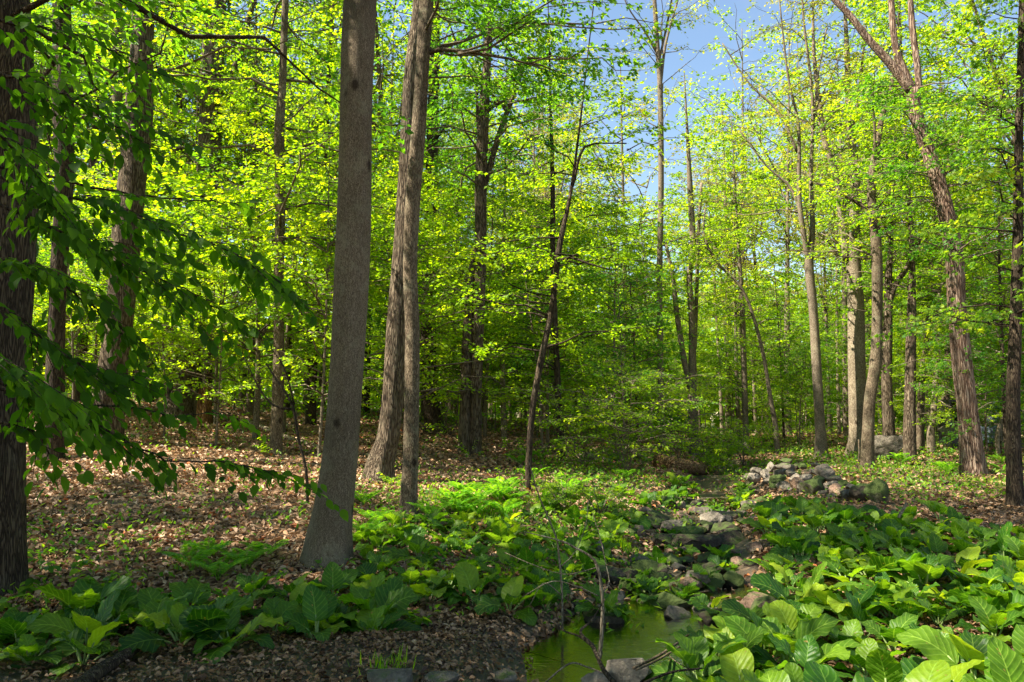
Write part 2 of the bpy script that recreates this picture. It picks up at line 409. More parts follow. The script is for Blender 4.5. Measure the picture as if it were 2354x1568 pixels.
def ground_mat():
    m, nt, out = mat('forest_floor'); L = nt.links.new
    tc = N(nt, 'ShaderNodeTexCoord')
    vo = N(nt, 'ShaderNodeTexVoronoi', Scale=13.0); vo.inputs['Randomness'].default_value = 1
    nd = N(nt, 'ShaderNodeTexNoise', Scale=6.0, Detail=4.0); L(tc.outputs['Object'], nd.inputs['Vector'])
    mpx = N(nt, 'ShaderNodeMix', data_type='VECTOR'); mpx.inputs[0].default_value = .1
    L(tc.outputs['Object'], mpx.inputs[4]); L(nd.outputs['Color'], mpx.inputs[5]); L(mpx.outputs[1], vo.inputs['Vector'])
    c = ramp(nt, [(.05, (.03, .018, .010)), (.3, (.085, .05, .028)), (.6, (.17, .105, .06)), (.9, (.27, .18, .11))], vo.outputs['Color'])
    n1 = N(nt, 'ShaderNodeTexNoise', Scale=40.0, Detail=6.0, Roughness=.75); L(tc.outputs['Object'], n1.inputs['Vector'])
    dk = ramp(nt, [(.38, (.35, .32, .28)), (.6, (1.15, 1.1, 1.0))], n1.outputs['Fac'])
    mu = N(nt, 'ShaderNodeMix', data_type='RGBA'); mu.blend_type = 'MULTIPLY'; mu.inputs[0].default_value = 1; L(c, mu.inputs[6]); L(dk, mu.inputs[7])
    # wet dark mud along the stream bed, from the mesh attribute
    aw = N(nt, 'ShaderNodeAttribute', attribute_name='wet')
    mx = N(nt, 'ShaderNodeMix', data_type='RGBA'); L(aw.outputs['Fac'], mx.inputs[0]); L(mu.outputs[2], mx.inputs[6])
    mud = ramp(nt, [(.35, (.022, .015, .009)), (.55, (.06, .045, .025)), (.75, (.13, .10, .06))], n1.outputs['Fac']); L(mud, mx.inputs[7])
    ag = N(nt, 'ShaderNodeAttribute', attribute_name='green')
    n3 = N(nt, 'ShaderNodeTexNoise', Scale=1.3, Detail=7.0, Roughness=.7); L(tc.outputs['Object'], n3.inputs['Vector'])
    gm = N(nt, 'ShaderNodeMath', operation='MULTIPLY'); L(ag.outputs['Fac'], gm.inputs[0]); L(ramp(nt, [(.42, (0, 0, 0)), (.6, (1, 1, 1))], n3.outputs['Fac']), gm.inputs[1])
    mg = N(nt, 'ShaderNodeMix', data_type='RGBA'); L(gm.outputs[0], mg.inputs[0]); L(mx.outputs[2], mg.inputs[6])
    L(ramp(nt, [(.3, (.04, .07, .015)), (.7, (.13, .17, .03))], n1.outputs['Fac']), mg.inputs[7])
    p = N(nt, 'ShaderNodeBsdfPrincipled', Roughness=.9); L(mg.outputs[2], p.inputs['Base Color'])
    rr = N(nt, 'ShaderNodeMapRange'); rr.inputs['To Min'].default_value = .9; rr.inputs['To Max'].default_value = .38; L(aw.outputs['Fac'], rr.inputs['Value']); L(rr.outputs[0], p.inputs['Roughness'])
    b1 = N(nt, 'ShaderNodeBump', Strength=.8, Distance=.04); L(vo.outputs['Distance'], b1.inputs['Height'])
    b2 = N(nt, 'ShaderNodeBump', Strength=.8, Distance=.03); L(n1.outputs['Fac'], b2.inputs['Height']); L(b1.outputs[0], b2.inputs['Normal'])
    L(b2.outputs[0], p.inputs['Normal']); L(p.outputs[0], out.inputs['Surface'])
    return m
def water_mat():
    m, nt, out = mat('stream_water'); L = nt.links.new
    tr = N(nt, 'ShaderNodeBsdfTransparent'); tr.inputs[0].default_value = (.26, .21, .09, 1)
    gl = N(nt, 'ShaderNodeBsdfGlossy', Roughness=.03)
    gl.inputs[0].default_value = (1, 1, 1, 1)
    nz = N(nt, 'ShaderNodeTexNoise', Scale=11.0, Detail=5.0); tc = N(nt, 'ShaderNodeTexCoord')
    mp = N(nt, 'ShaderNodeMapping'); mp.inputs['Scale'].default_value = (1, 2.6, 1); L(tc.outputs['Object'], mp.inputs[0]); L(mp.outputs[0], nz.inputs['Vector'])
    bp = N(nt, 'ShaderNodeBump', Strength=.16, Distance=.02); L(nz.outputs['Fac'], bp.inputs['Height']); L(bp.outputs[0], gl.inputs['Normal'])
    fr = N(nt, 'ShaderNodeFresnel', IOR=1.33); L(bp.outputs[0], fr.inputs['Normal'])
    ml = N(nt, 'ShaderNodeMath', operation='MULTIPLY_ADD'); ml.inputs[1].default_value = .5; ml.inputs[2].default_value = .0; L(fr.outputs[0], ml.inputs[0])
    mx = N(nt, 'ShaderNodeMixShader'); L(ml.outputs[0], mx.inputs[0]); L(tr.outputs[0], mx.inputs[1]); L(gl.outputs[0], mx.inputs[2])
    L(mx.outputs[0], out.inputs['Surface'])
    return m
def plain(name, col, rough=.6, metal=0, nscale=20):
    m, nt, out = mat(name); L = nt.links.new
    n1 = N(nt, 'ShaderNodeTexNoise', Scale=float(nscale), Detail=5.0)
    c = ramp(nt, [(.3, tuple(k * .6 for k in col)), (.7, tuple(min(1, k * 1.3) for k in col))], n1.outputs['Fac'])
    p = N(nt, 'ShaderNodeBsdfPrincipled', Roughness=rough, Metallic=metal); L(c, p.inputs['Base Color']); L(p.outputs[0], out.inputs['Surface'])
    return m

# ------------------------------------------------------------------ ground and water
def axis(lo, hi, dense_lo, dense_hi, step, grow=1.13):
    a = list(np.arange(dense_lo, dense_hi, step)); s = step; v = dense_hi
    while v < hi: a.append(v); s *= grow; v += s
    a.append(hi); s = step; v = dense_lo - step; b = []
    while v > lo: b.append(v); s *= grow; v -= s
    b.append(lo)
    return np.array(b[::-1] + a)
def cover_density(x, y):
    """0..1: how green the ground cover is"""
    u, ya = stream_u(x, y)
    n = wob(x, y, .9) * 2.2 + .45
    r = np.where(u > 0, np.clip((y - 11) / 5, 0, 1) * 1.15, 0)
    l = np.where(u <= 0, np.exp(-((u + 2.6) / 1.6) ** 2) * np.clip((y - 7) / 3, 0, 1) * .9 + np.clip((y - 24) / 8, 0, .7) + .12, 0)
    return np.clip((r + l) * np.clip(n + .35, 0, 1.3), 0, 1)
xs, ys = axis(-160, 160, -9, 11, .11), axis(-60, 220, 2.6, 19, .11)
X, Y = np.meshgrid(xs, ys)
Z = ground(X, Y)
mb = MB()
nx, ny = len(xs), len(ys)
i = np.arange(nx * ny).reshape(ny, nx)
mb.add(np.stack([X, Y, Z], -1), [np.stack([i[:-1, :-1], i[:-1, 1:], i[1:, 1:], i[1:, :-1]], -1).reshape(-1, 4)])
M_GROUND = ground_mat()
g = mb.build('ground', M_GROUND); tag(g, None, None, kind='structure')
uu, _ = stream_u(X, Y)
wet = np.clip(1.35 - np.abs(uu) / 1.25 + wob(X, Y, 1.7) * 1.2, 0, 1) * np.clip((26 - Y) / 8, 0, 1)
for nm, arr in (('wet', wet), ('green', cover_density(X, Y))):
    a = g.data.attributes.new(nm, 'FLOAT', 'POINT'); a.data.foreach_set('value', arr.ravel().astype(np.float32))
# water: a shallow strip along the stream
mb = MB()
sp_ = spline(np.c_[STREAM[:11], np.zeros(11)], 160)[:, :2]; SPALL = sp_; sp_ = sp_[sp_[:, 1] < 14.5]
rows = []
for k in range(len(sp_)):
    t = sp_[min(k + 1, len(sp_) - 1)] - sp_[max(k - 1, 0)]; t = t / np.linalg.norm(t); nrml = np.array((-t[1], t[0]))
    zz = -0.085 if sp_[k][1] < 6.6 else -0.085 + .026 * (sp_[k][1] - 6) - .03
    rows.append([(*(sp_[k] + nrml * w), zz) for w in (-1.3, 0, 1.3)])
rows = np.array(rows); i = np.arange(rows.shape[0] * 3).reshape(-1, 3)
mb.add(rows, [np.concatenate([np.stack([i[:-1, c], i[:-1, c + 1], i[1:, c + 1], i[1:, c]], -1) for c in (0, 1)])])
w = mb.build('stream_water', water_mat()); tag(w, None, None, kind='structure')

# ------------------------------------------------------------------ trees
def trunk_mesh(mb, C, R, sides=18, flare=.0, lobes=5, rough=.035, seed=0):
    """C (K,3) centre line (base first), R (K,) radii"""
    r_ = np.random.default_rng(seed)
    K = len(C); th = np.arange(sides) * 2 * math.pi / sides
    ph = r_.uniform(0, 6.28, 6)
    h = C[:, 2] - C[0, 2]
    T = np.gradient(C, axis=0); T = nrm(T)
    A = nrm(np.cross(T, np.broadcast_to([0., 1, 0.05], T.shape))); B = np.cross(T, A)
    rad = R[:, None] * np.ones(sides)
    rad = rad * (1 + rough * np.sin(3 * th + ph[0] + h[:, None] * 1.1) + rough * .8 * np.sin(5 * th + ph[1] - h[:, None] * 1.7) + rough * .6 * np.sin(h[:, None] * 2.3 + 2 * th + ph[2]))
    if flare:
        e = np.exp(-h / (R[len(R) // 3] * 2.2))[:, None]
        rad = rad * (1 + flare * e * (.35 + .65 * np.clip(np.sin(lobes * th + ph[3]) * .5 + .5 + .3 * np.sin(2 * th + ph[4]), 0, 1.4)))
    V = C[:, None] + rad[..., None] * (A[:, None] * np.cos(th)[:, None] + B[:, None] * np.sin(th)[:, None])
    i = np.arange(K * sides).reshape(K, sides); a, b = i[:-1], i[1:]
    q = np.stack([a, np.roll(a, -1, 1), np.roll(b, -1, 1), b], -1).reshape(-1, 4)
    mb.add(V, [q, i[-1:]])

def crown(axes, nb, Lr, tw=(10, .7), lf=(10, .09), zr=(3, 12), up=.35, sag=.25, az=None, kind='quad', seed=0, W=.6, rr=.010, tr=.0022, droop=.35, nb_leaf_on_branch=0, lay=.25):
    """sprays of twigs on branches that leave the given axes; returns (branches MB, leaves MB) in the axes' coordinates"""
    r = np.random.default_rng(seed)
    bm_, lm_ = MB(), MB()
    ax = np.concatenate([a for a in axes]); ax = ax[(ax[:, 2] > zr[0]) & (ax[:, 2] < zr[1])]
    if len(ax) < 2: return bm_, lm_
    S = ax[r.integers(0, len(ax), nb)] + np.c_[np.zeros((nb, 2)), r.uniform(-.15, .15, nb)]
    a = r.uniform(0, 2 * math.pi, nb) if az is None else r.uniform(az[0], az[1], nb)
    dirn = np.stack([np.cos(a), np.sin(a), np.zeros(nb)], -1)
    hh = (S[:, 2] - zr[0]) / max(zr[1] - zr[0], .1)
    L = r.uniform(Lr[0], Lr[1], nb) * (1 - .45 * hh)
    rise = r.uniform(.3, 1.2, nb) * up; sg = r.uniform(.4, 1.2, nb) * sag
    side = nrm(np.cross(dirn, [0, 0, 1.])); cv = r.uniform(-.25, .25, nb)
    def Bp(t):           # t (nb,k)
        return S[:, None] + dirn[:, None] * (L[:, None] * t)[..., None] + side[:, None] * (L[:, None] * cv[:, None] * t * t)[..., None] + \
            np.array([0, 0, 1.]) * (L[:, None] * (rise[:, None] * t - sg[:, None] * t * t))[..., None]
    K = 6; t = np.linspace(0, 1, K)[None].repeat(nb, 0)
    P = Bp(t); P[:, 1:-1] += r.normal(0, .03, (nb, K - 2, 3)) * L[:, None, None]
    R0 = rr * L
    tubes(bm_, P, R0[:, None] * (1 - .82 * t), 4)
    nt_, tl = tw
    tt = r.uniform(.18, 1, (nb, nt_))
    TB = Bp(tt)
    sgn = np.where(r.random((nb, nt_)) < .5, -1, 1)
    an = a[:, None] + sgn * r.uniform(.35, 1.15, (nb, nt_))
    tlen = tl * r.uniform(.5, 1.2, (nb, nt_)) * (1.15 - .55 * tt)
    TD = np.stack([np.cos(an), np.sin(an), r.normal(.05, lay, (nb, nt_))], -1)
    TE = TB + TD * tlen[..., None]; TE[..., 2] -= tlen * droop * .35
    TM = (TB + TE) / 2; TM[..., 2] += tlen * .06
    TP = np.stack([TB, TM, TE], 2).reshape(-1, 3, 3)
    if tr > 0: tubes(bm_, TP, np.broadcast_to([tr * 1.6, tr * 1.2, tr * .5], (len(TP), 3)), 3)
    nl, ls = lf
    n = nb * nt_
    s = r.uniform(.12, 1.05, (n, nl))[..., None]
    p0, p1, p2 = TP[:, 0:1], TP[:, 1:2], TP[:, 2:3]
    LP = p0 * (1 - s) ** 2 + 2 * p1 * s * (1 - s) + p2 * s * s
    td = nrm(TP[:, 2] - TP[:, 0])[:, None]
    sd = nrm(np.cross(td, [0, 0, 1.])) * np.where(r.random((n, nl)) < .5, -1, 1)[..., None]
    LD = td * r.uniform(.3, 1.1, (n, nl, 1)) + sd * r.uniform(.2, 1.2, (n, nl, 1)) + np.array([0, 0, -1.]) * r.uniform(0, 1.3, (n, nl, 1)) * droop
    LP = LP + r.normal(0, ls * .35, LP.shape)
    LN = np.array([0, 0, .85]) + r.normal(0, .75, LP.shape) - dirn.repeat(nt_, 0)[:, None] * .25
    ctint = np.clip(r.normal(.45, .22, (nb, 1, 1)) + r.normal(0, .12, (nb, nt_, 1)) + r.normal(0, .16, (nb, nt_, nl)), 0, 1)
    leaves(lm_, LP.reshape(-1, 3), LD.reshape(-1, 3), LN.reshape(-1, 3), (ls * r.uniform(.6, 1.25, (n, nl))).ravel(), W, kind, .3, ctint.ravel())
    return bm_, lm_

SEED = [100]
def pathworld(pts, d, dd=0.0):
    """picture path [(x,y,width)] (top first in the list) to world centre line and radii, base first"""
    out = []
    n = len(pts)
    for k, (px, py, w) in enumerate(reversed(pts)):
        p = at(px, py, d + dd * k / max(n - 1, 1))
        out.append((*p, w / 2 * pxsize(p)))
    return np.array(out)
def tree(name, label, pts, d=None, bk='grey', H=None, limbs=(), cr=None, lm='mid', group=None, cat='tree', sides=18, flare=.25, lean=0.0, cut=False):
    """explicit tree traced from its base, with depth d; limbs are more picture paths, each starting on the trunk"""
    SEED[0] += 1; sd = SEED[0]
    bx, by, bw = pts[-1]
    if d is None:
        gx, gy, g0 = hit(bx, by); d = gy
    W = pathworld(pts, d, lean)
    gx, gy = W[0, 0], W[0, 1]; g0 = gz(gx, gy)
    if W[0, 2] > g0: W = np.vstack([[gx, gy, g0 - .25, W[0, 3] * 1.1], W])
    else:
        W = W[(W[:, 2] > g0 + .15) | (np.arange(len(W)) == 0)]; W[0, 2] = g0 - .25
    top = W[-1]
    if H and top[2] < g0 + H:
        dv = W[-1, :3] - W[-2, :3]; dv = dv / dv[2]
        dv[:2] = np.clip(dv[:2], -.12, .12)
        rem = g0 + H - top[2]
        ext = [np.r_[top[:3] + dv * rem * q, max(top[3] * (1 - .92 * q), .012)] for q in (.33, .66, 1)]
        W = np.vstack([W, ext])
    base = np.array((gx, gy, g0))
    root = empty(name, base, label, cat, group)
    n = int(max(14, min(110, (W[-1, 2] - W[0, 2]) / .16)))
    S = spline(W, n); S[:, :3] -= base; S[:, 3] = np.maximum(S[:, 3], .004)
    m = MB(); trunk_mesh(m, S[:, :3], S[:, 3], sides, flare, seed=sd); m.build('trunk', BK[bk], root)
    axes = [S[:, :3]]
    for lp in limbs:
        LW = pathworld(lp, d, rng.uniform(-1, 1) * .6)
        # start inside the trunk
        if H and lp[0][1] < 30:
            dv = LW[-1, :3] - LW[-2, :3]; dv = dv / max(dv[2], .2); dv[:2] = np.clip(dv[:2], -.5, .5)
            rem = max(g0 + H * .95 - LW[-1, 2], .5)
            LW = np.vstack([LW] + [np.r_[LW[-1, :3] + dv * rem * q * np.array([.7, .7, 1]), LW[-1, 3] * (1 - .9 * q)] for q in (.5, 1)])
        Q = spline(LW, max(8, int(abs(LW[-1, 2] - LW[0, 2]) / .25) + 6)); Q[:, :3] -= base; Q[:, 3] = np.maximum(Q[:, 3], .004)
        m = MB(); tubes(m, Q[None, :, :3], Q[None, :, 3], 10); m.build('limb', BK[bk], root)
        axes.append(Q[:, :3])
    if cr:
        bm_, lm_ = crown(axes, seed=sd, **cr)
        bm_.build('branches', BK['twig' if bk != 'dark' else 'dark'], root); lm_.build('crown', LM[lm], root, smooth=False)
    return root

def C_(nb, L, tw, lf, z, **k):
    return dict(nb=nb, Lr=L, tw=tw, lf=lf, zr=z, **k)

exec_trees = []
T = tree
# --- foreground left
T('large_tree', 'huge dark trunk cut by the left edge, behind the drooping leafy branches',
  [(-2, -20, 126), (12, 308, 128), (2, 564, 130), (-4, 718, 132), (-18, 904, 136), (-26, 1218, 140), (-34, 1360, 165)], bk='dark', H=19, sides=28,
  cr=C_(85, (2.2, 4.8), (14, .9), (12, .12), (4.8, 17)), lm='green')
T('tall_tree', 'tall smooth grey-brown trunk, the thickest in the middle, rooted beside the skunk cabbages',
  [(829, -10, 73), (822, 180, 74), (815, 410, 75), (803, 718, 78), (786, 1008, 77), (767, 1165, 83), (757, 1235, 94), (748, 1296, 116)], bk='smooth', H=21, sides=32, flare=.55,
  cr=C_(50, (2, 4.5), (12, .9), (11, .11), (10.5, 20)), lm='mid')
T('leaning_tree', 'furrowed brown trunk leaning right, crossed by a thinner pale trunk in front of it',
  [(966, -20, 30), (960, 60, 33), (945, 200, 38), (932, 500, 44), (912, 750, 48), (903, 900, 50), (891, 1008, 52), (876, 1060, 62), (868, 1104, 82)], bk='furrow', H=20, sides=24,
  cr=C_(29, (2, 5), (13, .9), (10, .11), (9.5, 19)), lm='mid')
T('slim_tree', 'pale slender trunk standing just in front of the furrowed leaning trunk',
  [(981, -10, 32), (971, 150, 31), (961, 308, 33), (948, 462, 34), (942, 616, 33), (948, 770, 33), (946, 982, 36), (942, 1087, 37), (935, 1178, 44)], bk='grey', H=14, sides=22,
  limbs=[[(1250, 160, 3), (1190, 140, 5), (1130, 128, 7), (1060, 118, 9), (1000, 114, 11), (976, 124, 13)], [(1180, 40, 3), (1130, 70, 5), (1060, 96, 7), (1005, 112, 9)]],
  cr=C_(33, (1.2, 3.2), (13, .7), (11, .09), (5.6, 13), az=(-1.3, 1.2)), lm='green')
T('old_tree', 'dark trunk with a flared foot seen behind and right of the pale slender trunk',
  [(1000, 60, 22), (992, 400, 28), (985, 700, 34), (988, 900, 36), (994, 970, 42), (1000, 1003, 60)], d=23, bk='dark', H=20,
  cr=C_(29, (2, 5), (13, .9), (10, .12), (6.5, 19)), lm='mid')
T('double_tree', 'twin-stemmed tree whose two trunks touch, forking high up, on the hillside litter',
  [(1122, 100, 18), (1112, 250, 24), (1106, 400, 28), (1104, 600, 26), (1098, 780, 26), (1094, 920, 27), (1092, 1050, 30)], d=18, bk='furrow', H=17,
  limbs=[[(1101, 520, 5), (1092, 570, 12), (1080, 660, 20), (1074, 780, 25), (1070, 920, 27), (1066, 1052, 34)], [(1205, 150, 8), (1180, 220, 11), (1150, 300, 13), (1122, 395, 15), (1108, 440, 16)],
         [(1085, 150, 5), (1095, 200, 7), (1098, 280, 8), (1104, 360, 10)], [(1160, 232, 6), (1140, 240, 7), (1115, 262, 8)]],
  cr=C_(59, (1.5, 4), (13, .8), (11, .11), (6.5, 16)), lm='green')
T('sapling_tree', 'thin leaning dark sapling with a fork, between the twin-stemmed tree and the stream',
  [(1332, 290, 5), (1310, 450, 8), (1285, 570, 14), (1270, 700, 14), (1245, 820, 15), (1225, 930, 14), (1216, 1040, 15), (1212, 1130, 15)], bk='dark', H=9.0, sides=12,
  limbs=[[(1400, 620, 3), (1350, 605, 5), (1310, 592, 6), (1283, 600, 8)], [(1440, 330, 3), (1385, 330, 4), (1340, 342, 6), (1315, 430, 7)]],
  cr=C_(33, (.9, 2.4), (12, .55), (10, .08), (2.2, 8)), lm='bright')
T('thin_tree', 'thin upright trunk rising just right of the leaning dark sapling',
  [(1265, 230, 6), (1270, 430, 11), (1270, 600, 12), (1278, 800, 14), (1285, 950, 16), (1290, 1046, 18)], d=18.5, bk='dark', H=13, sides=12,
  cr=C_(43, (1.0, 3), (12, .6), (10, .10), (2, 12)), lm='mid')
T('slender_tree', 'slim pale pole-like trunk between the twin-stemmed tree and the leaning sapling',
  [(1158, 540, 6), (1155, 750, 10), (1156, 900, 12), (1158, 1005, 15)], d=23, bk='pale', H=12, sides=12, cr=C_(33, (1, 3), (11, .7), (10, .11), (3, 12)), lm='bright')
# --- left group
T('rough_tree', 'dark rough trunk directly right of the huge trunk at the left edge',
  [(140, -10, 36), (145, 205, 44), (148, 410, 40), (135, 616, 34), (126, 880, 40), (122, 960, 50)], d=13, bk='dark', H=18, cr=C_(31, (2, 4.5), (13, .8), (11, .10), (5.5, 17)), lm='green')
T('oak_tree', 'big furrowed trunk leaning right with a sunlit left edge, left of the forked broad trunk',
  [(331, -10, 44), (328, 77, 47), (318, 256, 58), (305, 410, 60), (280, 667, 60), (262, 825, 61), (246, 940, 72)], d=15, bk='furrow', H=20, sides=24, cr=C_(33, (2, 5), (14, .9), (11, .11), (6.5, 19)), lm='mid')
T('slender_tree', 'slimmer trunk standing close against the left side of the big furrowed trunk',
  [(270, 60, 20), (268, 300, 22), (262, 450, 21), (252, 700, 20), (243, 925, 24)], d=21, bk='grey', H=16, sides=12, cr=C_(29, (2, 4), (12, .8), (10, .11), (6.5, 15)), lm='mid')
T('broad_tree', 'broad old trunk with a side limb high up, rising behind the drooping leafy branch',
  [(498, -10, 40), (490, 128, 48), (482, 308, 50), (478, 410, 52), (465, 550, 51), (445, 750, 48), (425, 880, 44), (415, 938, 56)], d=22, bk='furrow', H=20, sides=22,
  limbs=[[(585, -10, 11), (569, 51, 13), (554, 118, 13), (518, 195, 12), (490, 225, 12)]], cr=C_(43, (2, 5), (14, .9), (11, .12), (6.5, 19)), lm='mid')
T('mottled_tree', 'mottled slim trunk with a pale sunlit foot, left of the thickest smooth trunk',
  [(656, -10, 14), (652, 103, 16), (649, 205, 18), (642, 308, 23), (644, 462, 23), (641, 616, 22), (641, 744, 23), (640, 878, 26), (636, 982, 27), (633, 1044, 32)], bk='grey', H=17,
  cr=C_(59, (1.6, 4.2), (14, .8), (12, .10), (4.6, 16)), lm='bright')
T('bent_sapling', 'thin crooked leafless sapling in the litter between the mottled and the thickest trunk',
  [(612, 836, 4), (640, 880, 5), (672, 930, 6), (686, 1009, 7), (704, 1087, 7), (707, 1157, 8)], bk='dark', H=None, sides=8, flare=0, cat='sapling',
  limbs=[[(560, 820, 2), (600, 900, 4), (636, 936, 5), (676, 940, 6)], [(622, 800, 2), (655, 850, 3), (676, 930, 5)]])
# --- centre right
T('tall_thin_tree', 'very tall thin straight trunk standing against the blue gap of sky',
  [(1503, -10, 9), (1510, 100, 11), (1517, 205, 12), (1519, 410, 13), (1516, 645, 13), (1518, 880, 14), (1521, 980, 17)], d=24, bk='twig', H=19, sides=12,
  limbs=[[(1560, -10, 4), (1530, 100, 6), (1518, 190, 8)], [(1440, 10, 3), (1480, 70, 4), (1508, 120, 6)], [(1545, -10, 4), (1532, 60, 5), (1512, 150, 6)]],
  cr=C_(40, (1.2, 3), (8, .7), (6, .10), (6, 18), up=.9), lm='olive')
T('forked_tree', 'slim trunk forking from low down, right of the very tall thin trunk',
  [(1586, 440, 13), (1592, 560, 14), (1584, 645, 14), (1590, 720, 16), (1591, 821, 18), (1592, 920, 22)], d=26, bk='twig', H=14, sides=12,
  limbs=[[(1530, 560, 7), (1547, 640, 10), (1553, 703, 12), (1571, 821, 13), (1588, 900, 14)], [(1612, 420, 6), (1604, 560, 8), (1600, 700, 9), (1596, 800, 10)]],
  cr=C_(46, (1.2, 3), (10, .7), (9, .11), (4, 13), up=.6), lm='bright')
T('slender_tree', 'straight thin trunk right of the low-forking trunk, in the bright green centre',
  [(1697, 560, 7), (1705, 700, 12), (1710, 850, 13), (1713, 965, 14)], d=26, bk='twig', H=12, sides=10, cr=C_(43, (1.2, 3), (10, .7), (9, .11), (4, 11)), lm='bright')
T('bent_tree', 'dark thin trunk bowing up to the left, rooted near the stone heap',
  [(1600, 560, 3), (1630, 575, 4), (1653, 610, 5.5), (1700, 657, 6.5), (1729, 721, 7.5), (1755, 821, 8.5), (1771, 919, 10), (1782, 980, 11), (1787, 1044, 15)], bk='twig', H=None, sides=10,
  limbs=[[(1620, 480, 3), (1618, 540, 4), (1640, 595, 6)]], cr=C_(33, (1, 2.4), (10, .6), (9, .09), (3.2, 9)), lm='bright')
T('fork_top_tree', 'slim straight trunk splitting into two tall thin stems, behind the stone heap',
  [(1843, -10, 4), (1848, 60, 5), (1867, 234, 7), (1864, 410, 9), (1867, 528, 12), (1859, 604, 19), (1868, 703, 20), (1877, 850, 21), (1885, 997, 24), (1885, 1054, 36)], bk='twig', H=19, sides=14, flare=.45,
  limbs=[[(1790, -10, 3), (1811, 176, 5), (1835, 293, 7), (1836, 440, 10), (1845, 528, 12), (1858, 600, 13)], [(1900, 60, 3), (1876, 200, 4), (1868, 330, 5)],
         [(1660, 100, 3), (1720, 190, 4), (1790, 260, 6), (1832, 350, 7)], [(1700, 300, 3), (1760, 380, 4), (1815, 430, 6), (1843, 500, 7)]],
  cr=C_(78, (1, 3), (9, .6), (7, .09), (5.5, 18), up=.9), lm='olive')
T('big_forked_tree', 'stout pale trunk forking into two heavy stems, partly behind the vine-footed trunk',
  [(1940, -10, 6), (1946, 117, 11), (1952, 264, 16), (1964, 410, 22), (1961, 586, 31), (1967, 703, 35), (1969, 879, 38), (1973, 1000, 42), (1973, 1030, 52)], d=22, bk='pale', H=19, sides=18,
  limbs=[[(1868, -10, 4), (1870, 117, 8), (1882, 234, 11), (1893, 316, 13), (1923, 410, 15), (1934, 498, 17), (1946, 598, 18)], [(1990, 60, 4), (1975, 200, 7), (1962, 300, 9)]],
  cr=C_(72, (1.2, 3.2), (9, .7), (8, .10), (7, 18), up=.8), lm='olive')
T('vine_foot_tree', 'sinuous trunk with thin roots and vines at its foot, just right of the stone heap',
  [(2060, 100, 5), (2048, 205, 9), (2028, 264, 11), (2013, 352, 17), (2002, 440, 19), (2013, 557, 23), (2016, 674, 23), (2013, 821, 24), (1999, 920, 25), (1994, 1000, 27), (1990, 1076, 32)], bk='grey', H=15, sides=18, flare=.4,
  limbs=[[(2000, 200, 4), (2010, 300, 6), (2006, 400, 8)], [(1870, 420, 3), (1920, 440, 6), (1975, 470, 8), (2004, 500, 10)], [(1973, 1010, 3), (1974, 1050, 4), (1966, 1085, 5)]],
  cr=C_(78, (1, 3), (10, .6), (9, .09), (5, 14), up=.6), lm='bright')
T('side_leaning_tree', 'trunk behind the grey boulder with a limb arching out to the upper right',
  [(2046, 560, 10), (2042, 645, 16), (2040, 760, 20), (2037, 862, 23), (2043, 1008, 27)], d=21, bk='furrow', H=13, sides=14,
  limbs=[[(2180, 460, 4), (2150, 500, 6), (2116, 545, 9), (2087, 610, 12), (2052, 668, 13), (2034, 760, 13)]], cr=C_(62, (1.2, 3), (10, .7), (10, .10), (4, 12)), lm='mid')
T('straight_tree', 'straight brown trunk with a pale root, rising just right of the grey boulder',
  [(2087, 430, 8), (2096, 616, 14), (2094, 760, 21), (2091, 900, 24), (2090, 1010, 27)], d=19.5, bk='furrow', H=14, sides=14, cr=C_(62, (1.2, 3), (10, .7), (10, .10), (4, 13)), lm='mid')
T('slender_tree', 'slim trunk close on the right of the straight brown trunk by the boulder',
  [(2140, 600, 9), (2132, 762, 13), (2120, 862, 15), (2113, 990, 18)], d=23, bk='grey', H=13, sides=12, cr=C_(43, (1.2, 3), (10, .7), (10, .10), (4, 12)), lm='mid')
T('slender_tree', 'pale slim trunk with a widening foot, between the boulder and the red-barked trunk',
  [(2156, 740, 9), (2151, 862, 12), (2144, 960, 13), (2139, 1004, 17)], d=22, bk='pale', H=12, sides=12, cr=C_(40, (1.2, 3), (10, .7), (10, .10), (4, 11)), lm='bright')
T('red_bark_tree', 'stout shaggy reddish-brown trunk that leans left as it rises and divides into heavy limbs',
  [(2098, 205, 26), (2104, 260, 28), (2134, 352, 30), (2169, 469, 33), (2192, 586, 38), (2198, 703, 38), (2210, 821, 41), (2225, 952, 43), (2236, 1093, 54)], bk='red', H=None, sides=24,
  limbs=[[(1900, -20, 11), (1917, 0, 12), (1952, 35, 14), (1993, 88, 16), (2046, 147, 19), (2098, 215, 22)], [(2046, -20, 14), (2057, 105, 15), (2081, 170, 17), (2100, 220, 19)], [(2091, -20, 12), (2096, 59, 14), (2110, 176, 15), (2106, 230, 17)],
         [(2215, 300, 5), (2190, 360, 7), (2160, 420, 9)]],
  cr=C_(45, (1.2, 3.4), (12, .7), (11, .09), (4.2, 9)), lm='green')
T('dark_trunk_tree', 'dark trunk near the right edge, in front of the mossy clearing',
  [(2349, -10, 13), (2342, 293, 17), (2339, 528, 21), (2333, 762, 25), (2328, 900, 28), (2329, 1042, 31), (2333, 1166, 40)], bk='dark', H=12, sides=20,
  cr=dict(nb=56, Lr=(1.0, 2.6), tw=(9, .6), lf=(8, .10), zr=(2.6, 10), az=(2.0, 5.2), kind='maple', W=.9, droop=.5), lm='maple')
T('slender_tree', 'slim brown trunk behind and left of the red-barked trunk',
  [(2176, 700, 10), (2178, 850, 15), (2170, 960, 17)], d=25, bk='furrow', H=13, sides=12, cr=C_(25, (1.2, 3), (10, .7), (10, .11), (4, 12)), lm='mid')
